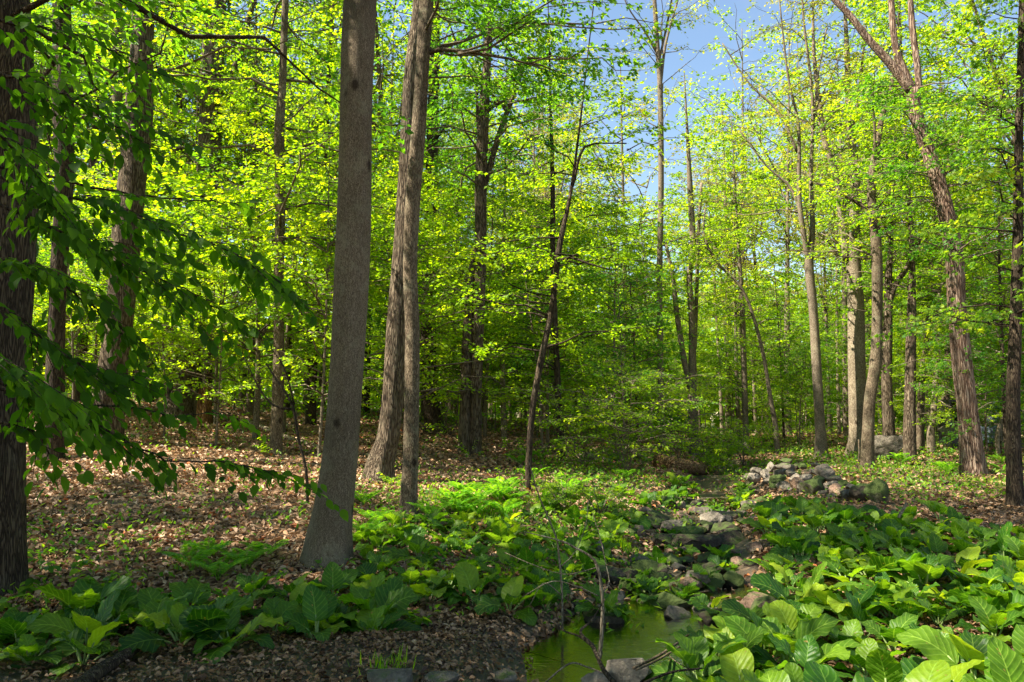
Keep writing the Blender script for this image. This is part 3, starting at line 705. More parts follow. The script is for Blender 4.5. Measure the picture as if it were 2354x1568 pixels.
T('leaning_pole_tree', 'pale bare leaning stem between the capped tank and the dark right-edge trunk',
  [(2325, 800, 7), (2318, 880, 8), (2308, 950, 9), (2292, 1000, 10)], d=20, bk='pale', H=None, sides=8, flare=0)
T('slender_tree', 'pale slim trunk half hidden behind the dark trunk at the right edge',
  [(2305, 640, 10), (2308, 800, 13), (2306, 900, 15), (2304, 985, 17)], d=24, bk='pale', H=13, sides=12, cr=C_(29, (1.2, 3), (11, .7), (10, .11), (3, 12)), lm='mid')

# ------------------------------------------------------------------ generic trees: the stand behind
def proto_tree(H, Hc, nb, L, leaf, lmn, bk, seed, tw=(9, .8), nl=8, r0=.12, up=.5, lean=.05):
    r = np.random.default_rng(seed)
    k = np.linspace(0, 1, 9)
    bend = r.normal(0, lean, 2); ph = r.uniform(0, 6, 2)
    C = np.c_[bend[0] * H * k ** 1.5 + .12 * np.sin(3 * k + ph[0]) - .12 * np.sin(ph[0]), bend[1] * H * k ** 1.5, -.25 + (H + .25) * k, r0 * (1 - .9 * k)]
    S = spline(C, 36)
    root = bpy.data.objects.new('forest_tree', None); COL.objects.link(root)
    m = MB(); trunk_mesh(m, S[:, :3], S[:, 3], 10, .25, seed=seed); m.build('trunk', BK[bk], root)
    axes = [S[:, :3]]
    bmx = MB()
    for q in range(4):
        i0 = int(r.uniform(.35, .75) * 36); a = r.uniform(0, 6.28); l = H * r.uniform(.18, .34)
        s = np.linspace(0, 1, 8)[:, None]
        P = S[i0, :3] + np.array([math.cos(a), math.sin(a), 0]) * l * .42 * s + np.array([0, 0, 1.]) * l * (s * .75 + .25 * s * s)
        tubes(bmx, P[None], (S[i0, 3] * .6 * (1 - .85 * s[:, 0]))[None], 6); axes.append(P)
    bm_, lm_ = crown(axes, nb, L, tw=tw, lf=(nl, leaf), zr=(Hc, H), seed=seed, up=up)
    bmx.v += bm_.v; bmx.t += bm_.t; bmx.f += [f + bmx.n for f in bm_.f]
    bmx.build('branches', BK['twig'], root); lm_.build('crown', LM[lmn], root, smooth=False)
    return root
PT = {}
for k, (key, args) in enumerate([
    ('tall', (17, 5.8, 76, (1.6, 4), .12, 'bright', 'furrow', 11)), ('tall', (16, 5.2, 74, (1.6, 4), .12, 'mid', 'dark', 12)),
    ('tall', (18, 6.5, 78, (1.6, 4), .12, 'bright', 'grey', 13)), ('tall', (17, 5.4, 74, (1.6, 4.2), .12, 'green', 'dark', 14)),
    ('low', (5.2, .7, 46, (.9, 2.2), .085, 'bright', 'twig', 21)), ('low', (4.2, .5, 40, (.8, 2.0), .085, 'mid', 'twig', 22)),
    ('low', (6.4, 1.0, 56, (1.0, 2.6), .09, 'bright', 'twig', 23)), ('low', (3.4, .35, 36, (.7, 1.7), .075, 'bright', 'twig', 24)), ('low', (6.0, 1.0, 52, (1, 2.5), .09, 'green', 'twig', 25)),
    ('mid', (9, 1.2, 64, (1.2, 3.2), .11, 'bright', 'twig', 41)), ('mid', (9.5, 1.6, 64, (1.2, 3.4), .11, 'mid', 'dark', 42)), ('mid', (8.5, 1.0, 60, (1.2, 3.2), .11, 'bright', 'twig', 43)),
    ('sparse', (15, 5, 60, (1.3, 3.4), .13, 'olive', 'twig', 31)), ('sparse', (16, 6, 56, (1.3, 3.4), .12, 'bud', 'pale', 32)), ('sparse', (14, 4, 60, (1.3, 3.4), .13, 'bright', 'twig', 33))]):
    H, Hc, nb, L, leaf, lmn, bk, sd = args
    kw = dict(tw=(10, .7), nl=9, r0=.07) if key == 'mid' else dict(tw=(10, .6), nl=10, r0=.035) if key == 'low' else dict(tw=(10, .95), nl=11, r0=.15, up=.85) if key == 'tall' else dict(tw=(8, .9), nl=8, r0=.12, up=.9)
    PT.setdefault(key, []).append([proto_tree(H, Hc, nb, L, leaf, lmn, bk, sd, **kw), H, False])
def place(key, x, y, h, name, label, group, cat='tree', idx=None):
    e = PT[key][rng.integers(len(PT[key])) if idx is None else idx]
    if not e[2]: o, e[2] = e[0], True
    else: o = copy_tree(e[0])
    s = h / e[1]
    o.name = name; o.location = (x, y, gz(x, y)); o.scale = (s * U(.9, 1.15),) * 2 + (s,)
    o.rotation_euler = (0, 0, U(0, 6.28))
    for k_ in ('label', 'category', 'group'):
        if k_ in o: del o[k_]
    tag(o, label, cat, group)
    return o
def sector(r_):
    if r_ < -.36: return 'left', 'forest tree behind the furrowed and forked trunks at the left', 'leafy understorey tree low among the trunks of the left slope'
    if r_ < -.05: return 'midleft', 'forest tree behind the thickest trunk and the twin-stemmed tree', 'leafy understorey tree near the thickest and the twin-stemmed trunks'
    if r_ < .26: return 'centre', 'forest tree behind the leaning sapling and the very tall thin trunk', 'bright leafy understorey tree by the upper stream in the centre'
    return 'right', 'forest tree in the bright stand behind the stone heap and the boulder', 'bright leafy understorey tree behind the stone heap and the boulder'
taken = []
def spot(r0, r1, d0, d1, gap):
    for _ in range(200):
        d = math.sqrt(U(d0 * d0, d1 * d1)); x = U(r0, r1) * d
        u, _y = stream_u(np.array([x]), np.array([d]))
        if abs(u[0]) < 1.6: continue
        if all((x - a) ** 2 + (d - b) ** 2 > gap * gap for a, b in taken):
            taken.append((x, d)); return x, d
    return None
def fill(key, n, r0, r1, d0, d1, hfun, gap, low=False, nm='forest_tree'):
    for _ in range(n):
        p = spot(r0, r1, d0, d1, gap)
        if p is None: continue
        s = sector(p[0] / p[1])
        kd = {'tall': 'tall ', 'mid': 'mid-height ', 'sparse': 'thin-crowned ', 'low': ''}[key]; fr_ = '' if low else 'near ' if p[1] < 33 else 'distant '
        place(key, p[0], p[1], hfun(p[1]), nm, (s[2] + ', farther back' if p[1] > 29 else s[2]) if low else fr_ + kd + s[1], ('understorey trees, ' if low else 'forest trees, ') + s[0] + ' stand', 'tree')
# left half: full height
fill('tall', 20, -.80, -.14, 22, 35, lambda d: U(15, 20), 2.3)
fill('tall', 10, -.78, -.16, 24, 36, lambda d: U(19, 23), 2.0)
fill('mid', 12, -.78, .06, 18, 34, lambda d: U(7.5, 11), 2.0)
fill('mid', 34, -.80, .06, 38, 60, lambda d: U(5.5, 8.5), 2.2)
fill('mid', 8, .04, .26, 22, 32, lambda d: min(U(7, 10), 1.6 + d * .28), 2.0)
fill('mid', 22, .04, .26, 38, 60, lambda d: U(5, 8), 2.2)
fill('mid', 6, .26, .64, 26, 34, lambda d: min(U(6, 8), 1.6 + d * .24), 2.0)
fill('mid', 34, .26, .72, 38, 62, lambda d: U(5, 8), 2.2)
fill('mid', 8, .62, .78, 17, 40, lambda d: U(7, 10), 2.0)
fill('sparse', 7, .02, .22, 26, 60, lambda d: 1.6 + d * U(.36, .56), 2.6)
fill('tall', 10, -.16, .12, 44, 56, lambda d: U(16, 22), 2.4)
fill('tall', 3, .04, .25, 30, 36, lambda d: min(14, 1.6 + d * .30), 2.6)
fill('sparse', 28, .16, .64, 27, 50, lambda d: 1.6 + d * U(.32, .56), 2.0)
fill('tall', 7, .14, .66, 58, 66, lambda d: 1.6 + d * U(.24, .32), 2.4)
fill('tall', 10, .60, .82, 18, 55, lambda d: U(12, 17), 2.6)
for (x_, y_, h_) in [(-6.4, 1.8, 10.5), (-5.6, .2, 10), (-7.8, 3.6, 11), (-4.6, -1.6, 10)]:  # unseen dense trees, added to shade the near left branches and bank
    place('mid', x_, y_, h_, 'forest_tree', 'unseen forest tree added outside the view to shade the dark foreground bank', 'added shade trees outside the view')
for (x_, y_, h_) in [(-11.5, 3.4, 16), (-9.5, -1.0, 15), (-12.6, 6.6, 16), (-15.5, 9.5, 15), (-7.0, 1.2, 14), (-8.5, 3.6, 13), (-4.5, -1.0, 12), (1.5, -2.2, 13), (-12.5, 2.4, 15)]:  # taller unseen trees, added so their crowns shade the foreground and hillside
    place('tall', x_, y_, h_, 'forest_tree', 'unseen forest tree added outside the view to shade the dark foreground bank', 'added shade trees outside the view')
# understorey
fill('low', 62, -.80, -.12, 15, 38, lambda d: U(3.5, 7), 1.7, True, 'understorey_tree')
fill('low', 34, -.14, .06, 19, 38, lambda d: U(3.5, 7), 1.6, True, 'understorey_tree')
fill('low', 32, .06, .30, 19, 40, lambda d: U(3.0, 5.6), 1.6, True, 'understorey_tree')
fill('low', 34, .28, .72, 25, 45, lambda d: U(3.2, 5.6), 1.7, True, 'understorey_tree')
fill('low', 22, -.5, .10, 24, 40, lambda d: U(1.8, 3.4), 1.2, True, 'understorey_tree')
fill('low', 6, .60, .78, 17, 24, lambda d: U(4, 6.5), 1.7, True, 'understorey_tree')
for e in sum(PT.values(), []):
    if not e[2]: place([k for k in PT if e in PT[k]][0], 20, 50, 12, 'forest_tree', sector(.4)[1], 'forest trees, right stand', idx=None)

# far-off wood closing the view
mb = MB(); n = 130000
a = RAD(90) - U(-.92, .92, n); dd = U(60, 118, n)
lf_ = np.clip(-(np.cos(a) - .12) * 2.4, -.45, 1)
slope = .36 + .08 * lf_
lump = np.abs(np.sin(a * 47 + dd * .31)) * np.abs(np.sin(dd * .55 + a * 23 + 1.3))
hh = (dd - 60) * slope * (1 + .1 * np.sin(a * 31)) + 4.2 * lump + U(0, 1, n) ** 1.6 * -3.5 + .6
low_ = U(0, 1, n) < .22
dd = np.where(low_, U(57, 66, n), dd); hh = np.where(low_, U(0, 5.5, n), hh)
P = np.stack([np.cos(a) * dd, np.sin(a) * dd, ground(np.cos(a) * dd, np.sin(a) * dd) + np.clip(hh, 0, None) + U(0, .8, n)], -1)
leaves(mb, P, rng.normal(0, 1, (n, 3)), rng.normal(0, .7, (n, 3)) + [0, -.4, .6], U(.35, .85, n), .7, 'quad', .2, np.clip(.45 + .3 * np.sin(a * 60 + dd * .6) + rng.normal(0, .2, n), 0, 1))
o = mb.build('far_woods', LM['bright'], smooth=False); tag(o, 'far-off mass of bright green woods closing the view behind every trunk', 'woods', kind='stuff')

# ------------------------------------------------------------------ overhanging beech branches, near left
root = empty('beech_sapling', (-3.2, 3.1, gz(-3.2, 3.1)), 'beech sapling reaching drooping branches of broad dark green leaves across the left foreground', 'sapling')
base = np.array(root.location)
def loc(P): return np.asarray(P) - base
m = MB(); S = spline(np.array([(-3.2, 3.1, gz(-3.2, 3.1) - .2, .05), (-3.1, 3.15, 1.3, .042), (-3.15, 3.2, 2.4, .035), (-3.0, 3.3, 3.6, .02)]), 20)
S[:, :3] -= base; trunk_mesh(m, S[:, :3], S[:, 3], 10); m.build('trunk', BK['dark'], root)
bb, lb = MB(), MB()
BR = [  # picture path, depth start, depth end, twig count, leaf spacing factor, twig length
 ([(-180, 330), (82, 434), (264, 477), (379, 529), (478, 556), (577, 606), (692, 684)], 3.0, 3.5, 46, .34),
 ([(-180, 340), (142, 414), (330, 450), (527, 467), (600, 480)], 3.1, 4.4, 4, .12),
 ([(-150, 400), (82, 510), (230, 570), (363, 640), (470, 690), (560, 750)], 3.0, 3.5, 36, .34),
 ([(-180, 20), (60, 60), (205, 87), (328, 160), (461, 195)], 3.0, 3.8, 28, .26),
 ([(-180, 130), (80, 190), (200, 250), (330, 330)], 2.9, 3.4, 30, .32),
 ([(-180, 560), (60, 610), (150, 660), (260, 740), (320, 790)], 2.9, 3.3, 30, .32),
 ([(-180, 650), (30, 720), (110, 800), (220, 850), (330, 880)], 2.7, 3.2, 30, .32),
 ([(-180, 820), (78, 904), (235, 982), (366, 1050), (523, 1062), (628, 1087), (717, 1125)], 3.0, 3.8, 34, .24),
 ([(-100, 870), (150, 925), (320, 940), (403, 956), (500, 950), (560, 968)], 3.2, 3.9, 14, .2),
 ([(-180, 940), (60, 985), (110, 1040), (140, 1090)], 2.8, 3.1, 8, .2),
 ([(-180, 230), (-20, 300), (60, 380), (110, 480)], 2.6, 2.9, 26, .3),
 ([(-180, 760), (-40, 800), (50, 860), (90, 900)], 2.5, 2.8, 24, .3),
]
for (pp, d0, d1, nt_, tl) in BR:
    n = len(pp)
    W = np.array([at(px, py, d0 + (d1 - d0) * k / (n - 1)) for k, (px, py) in enumerate(pp)])
    Q = spline(W, 40); Q[1:-1] += rng.normal(0, .004, (38, 3))
    tubes(bb, loc(Q)[None], (np.linspace(.009, .0018, 40))[None], 6)
    main = nrm(Q[-1:] - Q[:1])[0]
    nt_ = int(nt_ * .9); ts = np.sort(U(.22, .97, nt_))
    twigs = [(Q, .30, 1.0)]
    for q, t in enumerate(ts):
        k = int(t * 39); B = Q[k]; dr = nrm((Q[min(k + 2, 39)] - Q[k - 1])[None])[0]
        sgn = 1 if q % 2 else -1
        sd_ = np.cross(dr, [0, 0, 1.]) * sgn
        L_ = tl * U(.6, 1.9) * (1.15 - .6 * t)
        D = dr * .7 + sd_ * U(.4, 1.3) + np.array([0, 0, U(-.3, .22)])
        D = D / np.linalg.norm(D)
        s = np.linspace(0, 1, 7)[:, None]
        TW = B + D * L_ * s + np.array([0, 0, -1.]) * L_ * .16 * s * s + sd_ * L_ * U(-.15, .15) * s * s
        tubes(bb, loc(TW)[None], np.linspace(.0022, .0009, 7)[None], 4)
        twigs.append((TW, .15, 1.0))
    for TW, s0, s1 in twigs:
        Ln = np.linalg.norm(np.diff(TW, axis=0), axis=1).sum() * (s1 - s0)
        nn = max(2, int(Ln / .034))
        s = np.linspace(s0, s1, nn); kk = s * (len(TW) - 1); k0 = np.minimum(kk.astype(int), len(TW) - 2); fr = (kk - k0)[:, None]
        B = TW[k0] * (1 - fr) + TW[k0 + 1] * fr; dr = nrm(TW[k0 + 1] - TW[k0])
        sgn = np.where(np.arange(nn) % 2, 1, -1)[:, None]
        sd_ = nrm(np.cross(dr, [0, 0, 1.])) * sgn
        D = dr * U(.35, .9, (nn, 1)) + sd_ * U(.2, .7, (nn, 1)) + np.array([0, 0, -1.]) * U(-.1, 1.1, (nn, 1))
        Nn = np.array([0, 0, .8]) + sd_ * .4 + rng.normal(0, .5, (nn, 3))
        pe = B + nrm(D) * .008
        leaves(lb, loc(pe), D, Nn, U(.04, .08, nn), U(.52, .62), 'oval', .35, np.clip(U(.0, .9) + rng.normal(0, .25, nn), 0, 1))
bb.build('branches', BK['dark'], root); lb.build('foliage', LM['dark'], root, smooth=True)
# bare twig in front of the left trunk
# low beech seedlings on the ground at left
def seedling(px, py, h, lm, label, n=5, sz=.085, group='broad-leaved seedlings on the forest floor'):
    x, y, z = hit(px, py)
    r_ = empty('beech_seedling', (x, y, z), label, 'seedling', group)
    a_, b_ = MB(), MB()
    for q in range(n):
        an = U(0, 6.28); D = np.array([math.cos(an) * .7, math.sin(an) * .7, U(.5, 1.2)]); s = np.linspace(0, 1, 7)[:, None]
        TW = D * h * s + np.array([0, 0, -1.]) * h * .35 * s * s
        tubes(a_, TW[None], np.linspace(.004, .001, 7)[None], 4)
        nn = 9; kk = np.linspace(.35, 1, nn) * 6; k0 = np.minimum(kk.astype(int), 5); B = TW[k0] + (TW[k0 + 1] - TW[k0]) * (kk - k0)[:, None]
        hd = np.array([math.cos(an), math.sin(an), 0.]); sd_ = np.cross(hd, [0, 0, 1.])[None] * np.where(np.arange(nn) % 2, 1, -1)[:, None]
        leaves(b_, B, hd * .6 + sd_ * .7 + rng.normal(0, .2, (nn, 3)) - [0, 0, .25], np.array([0, 0, 1.]) + rng.normal(0, .3, (nn, 3)), U(.7, 1.2, nn) * sz, .6, 'oval', .3)
    a_.build('stem', BK['twig'], r_); b_.build('foliage', LM[lm], r_)
    return r_
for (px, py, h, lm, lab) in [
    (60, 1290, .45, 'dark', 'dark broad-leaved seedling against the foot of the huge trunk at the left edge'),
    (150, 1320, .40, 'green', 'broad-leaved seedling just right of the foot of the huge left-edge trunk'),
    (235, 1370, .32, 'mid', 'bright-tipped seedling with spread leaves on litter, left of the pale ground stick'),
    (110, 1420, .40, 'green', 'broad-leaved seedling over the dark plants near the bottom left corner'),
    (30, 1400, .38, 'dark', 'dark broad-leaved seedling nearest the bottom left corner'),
    (340, 1390, .22, 'green', 'small seedling in litter beside the left end of the pale ground stick'),
    (965, 1440, .16, 'mid', 'tiny fresh green seedling alone on the dark stream-side mud'),
    (905, 1120, .34, 'bright', 'small bright sapling growing at the foot of the furrowed leaning trunk'),
    (1085, 1052, .5, 'bright', 'small leafy sapling at the foot of the twin-stemmed tree'),
    (627, 1050, .5, 'bright', 'bright yellow-green sapling tuft at the foot of the mottled slim trunk')]:
    seedling(px, py, h, lm, lab)

# ------------------------------------------------------------------ skunk cabbage
def cab_leaf(r, L, az, tilt, pet, droop):
    """one blade with its stalk; grid (u along, v across); returns verts, quads, uvs, stalk path"""
    nu, nv = 19, 9
    u = np.linspace(0, 1, nu); v = np.linspace(-1, 1, nv)
    wv = (np.sin(np.pi * np.clip(u, 0, 1) ** .74) ** .52) * (1 - .12 * u); wv[0] = .10; wv[-1] = .02
    wd = L * r.uniform(.32, .40) * wv
    # midrib curve
    ang = tilt - droop * u ** 1.4                       # elevation angle along the leaf
    ds = L / (nu - 1)
    rr = np.concatenate([[0], np.cumsum(np.cos(ang[:-1]) * ds)]); zz = np.concatenate([[0], np.cumsum(np.sin(ang[:-1]) * ds)])
    ca, sa = math.cos(az), math.sin(az)
    e = np.array([ca, sa, 0]); s = np.array([-sa, ca, 0])
    p0 = e * pet * math.cos(tilt + .25) + np.array([0, 0, pet * math.sin(min(tilt + .25, 1.5))])
    mid = p0 + e * rr[:, None] + np.array([0, 0, 1.]) * zz[:, None]
    nr = -e * np.sin(ang)[:, None] + np.array([0, 0, 1.]) * np.cos(ang)[:, None]
    cup = r.uniform(.10, .32); wave = r.uniform(.02, .07) * L; ph = r.uniform(0, 6.28, 3)
    av = np.abs(v)
    hgt = cup * wd[:, None] * (av[None] - .45 * av[None] ** 2) * 1.2 + wave * (av[None] ** 2) * (np.sin(u[:, None] * 13 + ph[0] + np.sign(v)[None] * ph[1]) + .55 * np.sin(u[:, None] * 31 + ph[2] + np.sign(v)[None] * 2)) + \
        L * .0045 * np.cos(46 * (u[:, None] - .28 * av[None])) * np.clip(av[None] * 3, 0, 1)
    V = mid[:, None] + s * (wd[:, None] * v[None])[..., None] + nr[:, None] * hgt[..., None]
    tw = r.normal(0, .3)
    V = V + s * 0
    V[..., 2] += (wd[:, None] * v[None]) * tw
    i = np.arange(nu * nv).reshape(nu, nv)
    q = np.stack([i[:-1, :-1], i[:-1, 1:], i[1:, 1:], i[1:, :-1]], -1).reshape(-1, 4)
    uv = np.stack([np.repeat(u[:, None], nv, 1), np.repeat(av[None], nu, 0)], -1).reshape(-1, 2)
    st = np.linspace(0, 1, 5)[:, None]
    stalk = np.array([0, 0, -.03]) * (1 - st) + mid[3] * st + np.array([0, 0, 1.]) * (.10 * pet * np.sin(st * math.pi))
    return V.reshape(-1, 3), q, uv, stalk
def uvmesh(name, parts, m_):
    mb = MB(); uvs = []
    for V, q, uv, t in parts:
        uvs.append(uv[q.ravel()]); mb.add(V, [q], [t])
    me = mb.mesh(name, m_)
    l = me.uv_layers.new(name='uv'); l.data.foreach_set('uv', np.concatenate(uvs).astype(np.float32).ravel())
    return me
M_STALK = leaf_mat('stalk_green', [(0, (.16, .24, .06)), (1, (.26, .33, .12))], .2, (1.3, 1.3, .8))
CABP = []
for k in range(9):
    r = np.random.default_rng(300 + k)
    n = int(r.integers(6, 10)); parts = []; st = MB()
    a0 = r.uniform(0, 6.28)
    for q in range(n):
        inner = q / n
        tilt = .30 + .85 * inner + r.normal(0, .2)
        L = r.uniform(.20, .45) * (1 - .2 * inner)
        V, f, uv, s = cab_leaf(r, L, a0 + q * 2.4 + r.normal(0, .2), min(tilt, 1.35), r.uniform(.08, .17), r.uniform(.5, 2.0) * (1.1 - .55 * inner))
        parts.append((V, f, uv, np.clip(.2 + .45 * inner + r.normal(0, .22), 0, 1)))
        tubes(st, s[None], np.linspace(.011, .006, 5)[None], 6)
    CABP.append(dict(leafs=[uvmesh('leaf', [p], M_CAB) for p in parts], all=uvmesh('foliage', parts, M_CAB), stalk=st.mesh('stalks', M_STALK)))
def cabbage(x, y, s, label, group, idx=None, split=False, tip=0):
    p = CABP[int(rng.integers(len(CABP))) if idx is None else idx]
    o = empty('skunk_cabbage', (x, y, max(gz(x, y), -.09)), label, 'skunk cabbage', group)
    o.scale = (s, s, s * U(.85, 1.1)); o.rotation_euler = (U(-.08, .08), U(-.08, .08), U(0, 6.28))
    if split:
        for me in p['leafs']: link('leaf', me, o)
    else: link('foliage', p['all'], o)
    link('stalks', p['stalk'], o)
    return o
def inpoly(px, py, poly):
    c = False; j = len(poly) - 1
    for i_ in range(len(poly)):
        xi, yi = poly[i_]; xj, yj = poly[j]
        if (yi > py) != (yj > py) and px < (xj - xi) * (py - yi) / (yj - yi) + xi: c = not c
        j = i_
    return c
BEDS = [  # outline of each bed as it lies on the ground (picture coordinates of plant feet), spacing, scale, names
 ([(1735, 1175), (2060, 1195), (2380, 1245), (2560, 1650), (2400, 1950), (1900, 1950), (1640, 1700), (1590, 1600), (1690, 1540), (1700, 1440), (1690, 1330), (1700, 1250)], .32, (.68, 1.1), 'right of the stream', 215),
 ([(840, 1235), (960, 1215), (1180, 1215), (1480, 1215), (1480, 1270), (1430, 1400), (1300, 1445), (1150, 1430), (1040, 1400), (930, 1395), (850, 1360), (830, 1300)], .33, (.6, .95), 'left of the stream', 80),
 ([(560, 1385), (800, 1370), (880, 1400), (850, 1475), (700, 1520), (560, 1500), (300, 1500), (0, 1580), (-60, 1450), (250, 1430), (420, 1420)], .33, (.65, .95), 'on the shaded bottom left bank', 65),
 ([(1470, 1170), (1560, 1110), (1700, 1120), (1760, 1180), (1700, 1215), (1560, 1225)], .42, (.7, .95), 'upstream, below the stone heap', 34),
 ([(1150, 1150), (1450, 1140), (1480, 1215), (1200, 1215)], .55, (.6, .85), 'on the slope above the left bed', 18),
]
placed = []
def cab_zone(where, px, py):
    if where.startswith('right'):
        if py > 1560: return 'at the bottom edge right of the pool' if px < 1950 else 'in the bottom right corner'
        if py > 1400: return 'beside the pool on its right' if px < 1850 else 'in the middle of the right bed' if px < 2150 else 'by the right edge of the view'
        if py > 1280: return 'on the right bank opposite the stream stones' if px < 1850 else 'in the right bed, halfway back' if px < 2150 else 'in the right bed, halfway back by the edge'
        return 'just below the stone heap' if px < 2050 else 'on the far rim of the right bed'
    if where.startswith('left'):
        if px < 1000: return 'close by the foot of the thickest trunk'
        if py > 1350: return 'on the rim of the mud flat'
        return 'in the middle of the left bed' if px < 1230 else 'in the left bed beside the stream stones'
    if where.startswith('on the shaded'):
        return 'in the bottom left corner' if px < 280 else 'on the shaded bank over the dark log' if px < 560 else 'on the shaded bank before the thickest trunk'
    if where.startswith('upstream'): return 'upstream, below the rotting log' if px < 1600 else 'upstream, left of the stone heap'
    return 'thinly spread on the slope below the twin-stemmed tree'
STREAM_ROCKS = []
for poly, gap, sc, where, nmax in BEDS:
    W = np.array([hit(px, py)[:2] for px, py in poly])
    lo, hi = W.min(0), W.max(0); cnt = 0
    for _ in range(6000):
        x, y = U(lo[0], hi[0]), U(lo[1], hi[1])
        if not inpoly(x, y, [tuple(q) for q in W]): continue
        u, _y = stream_u(np.array([x]), np.array([y]))
        if abs(u[0]) < (.60 if y < 6.3 else .90 if y < 13 else .5) or y < 3.0: continue
        if any((x - a) ** 2 + (y - b) ** 2 < gap * gap for a, b in placed): continue
        placed.append((x, y)); cnt += 1
        near = y < 7.5; sc_ = U(*sc) * (1 if near else .84)
        qx, qy = project((x, y, 0)); qx, qy = float(qx), float(qy)
        size = 'small' if sc_ < (sc[0] + .1) * (1 if near else .84) else 'large' if sc_ > (sc[1] - .1) * (1 if near else .84) else 'broad-leaved'
        zone = cab_zone(where, qx, qy)
        cabbage(x, y, sc_, size + ' skunk cabbage ' + zone, 'skunk cabbages ' + zone, split=near)
        if cnt >= nmax: break
    print('bed', where, cnt)
# single plants that can be pointed at
for (px, py, s, idx, lab) in [
    (1500, 1385, .62, 1, 'small upright skunk cabbage with pale stalks at the head of the pool'),
    (1395, 1440, .75, 2, 'skunk cabbage on the mud with upright leaves at the left rim of the pool'),
    (1635, 1435, .72, 3, 'skunk cabbage leaning over the right rim of the pool'),
    (1465, 1368, .60, 4, 'bright small skunk cabbage on the gravel left of the pool head'),
    (1615, 1350, .58, 5, 'skunk cabbage growing among the stones in mid stream'),
    (1660, 1295, .60, 6, 'skunk cabbage between the mossy ledge and the reddish stone'),
    (1640, 1545, .80, 7, 'bright skunk cabbage with one tall round leaf at the pool edge, bottom of the view'),
    (1760, 1560, .90, 0, 'very large skunk cabbage with a dark tall leaf, beside the bright one at the pool'),
    (775, 1455, .85, 8, 'skunk cabbage with spreading lit leaves at the left edge of the mud flat'),
    (1385, 1300, .62, 2, 'skunk cabbage behind the round grey stone left of the stream'),
    (938, 1202, .42, 4, 'lone skunk cabbage at the foot of the pale slender trunk'),
    (2160, 1200, .95, 1, 'bright rounded skunk cabbage on the far rim of the right bed'),
    (1960, 1130, .5, 5, 'small skunk cabbage growing on top of the stone heap')]:
    x, y, z = hit(px, py)
    cabbage(x, y, s, lab, None, idx, True)

for k in range(11):
    t = U(7.0, 13); m_ = SPALL[:, 1] > 5; x = np.interp(t, SPALL[m_, 1], SPALL[m_, 0]) + U(-.6, .6)
    cabbage(x, t, U(.35, .6), 'small young skunk cabbage rooted among the stones of the upper stream', 'skunk cabbages among the stream stones', None, t < 8)

# ------------------------------------------------------------------ rocks
def rock_mesh(seed, sub=4, cuts=7):
    r = np.random.default_rng(seed)
    bm = bmesh.new(); bmesh.ops.create_icosphere(bm, subdivisions=sub, radius=1)
    V = np.array([v.co for v in bm.verts]); Fc = np.array([[v.index for v in f.verts] for f in bm.faces]); bm.free()
    off = r.uniform(-50, 50, 3)
    d = np.array([mnoise.noise(Vector(p * .9 + off)) for p in V]); V = V * (1 + .28 * d[:, None])
    for _ in range(cuts):
        n_ = nrm(r.normal(0, 1, (1, 3)))[0]; n_[2] *= .8; n_ /= np.linalg.norm(n_)
        c = r.uniform(.48, .78); dd_ = V @ n_ - c
        V = V - np.clip(dd_, 0, None)[:, None] * n_ * .96
    d = np.array([mnoise.fractal(Vector(p * 3 + off), 1.0, 2.0, 4) for p in V]); V = V * (1 + .055 * d[:, None])
    ext = (V.max(0) - V.min(0)) / 2; V = (V - (V.max(0) + V.min(0)) / 2) / ext
    return V, Fc
RM = [rock_mesh(900 + k, 4, 9 + k % 4) for k in range(9)]
_rk = [0]
def rock(x, y, z, sx, sy, sz, m_, label, name='rock', group=None, cat='rock', rot=None):
    V, Fc = RM[_rk[0] % 9]; _rk[0] += 1
    mb = MB(); mb.add(V * [sx, sy, sz], [Fc])
    o = mb.build(name, RK[m_], smooth=False); o.location = (x, y, z); o.rotation_euler = (U(-.15, .15), U(-.15, .15), U(-.5, .5) if rot is None else rot)
    return tag(o, label, cat, group)
def rock_px(px, py, w, h, m_, label, depth=.9, bury=.3, name='rock', group=None, Y=None, cat='rock'):
    """py = foot of the stone in the picture"""
    if Y is None: x, y, z = hit(px, py)
    else: x, y, z = *at(px, py, Y)[:2], at(px, py, Y)[2]
    k = pxsize(np.array((x, y, z)))
    sx, sz = w * k / 2, h * k / 2 / (1 - bury * .5)
    return rock(x, y + sx * depth * .7, z + sz * (1 - bury), sx, sx * depth, sz, m_, label, name, group, cat)
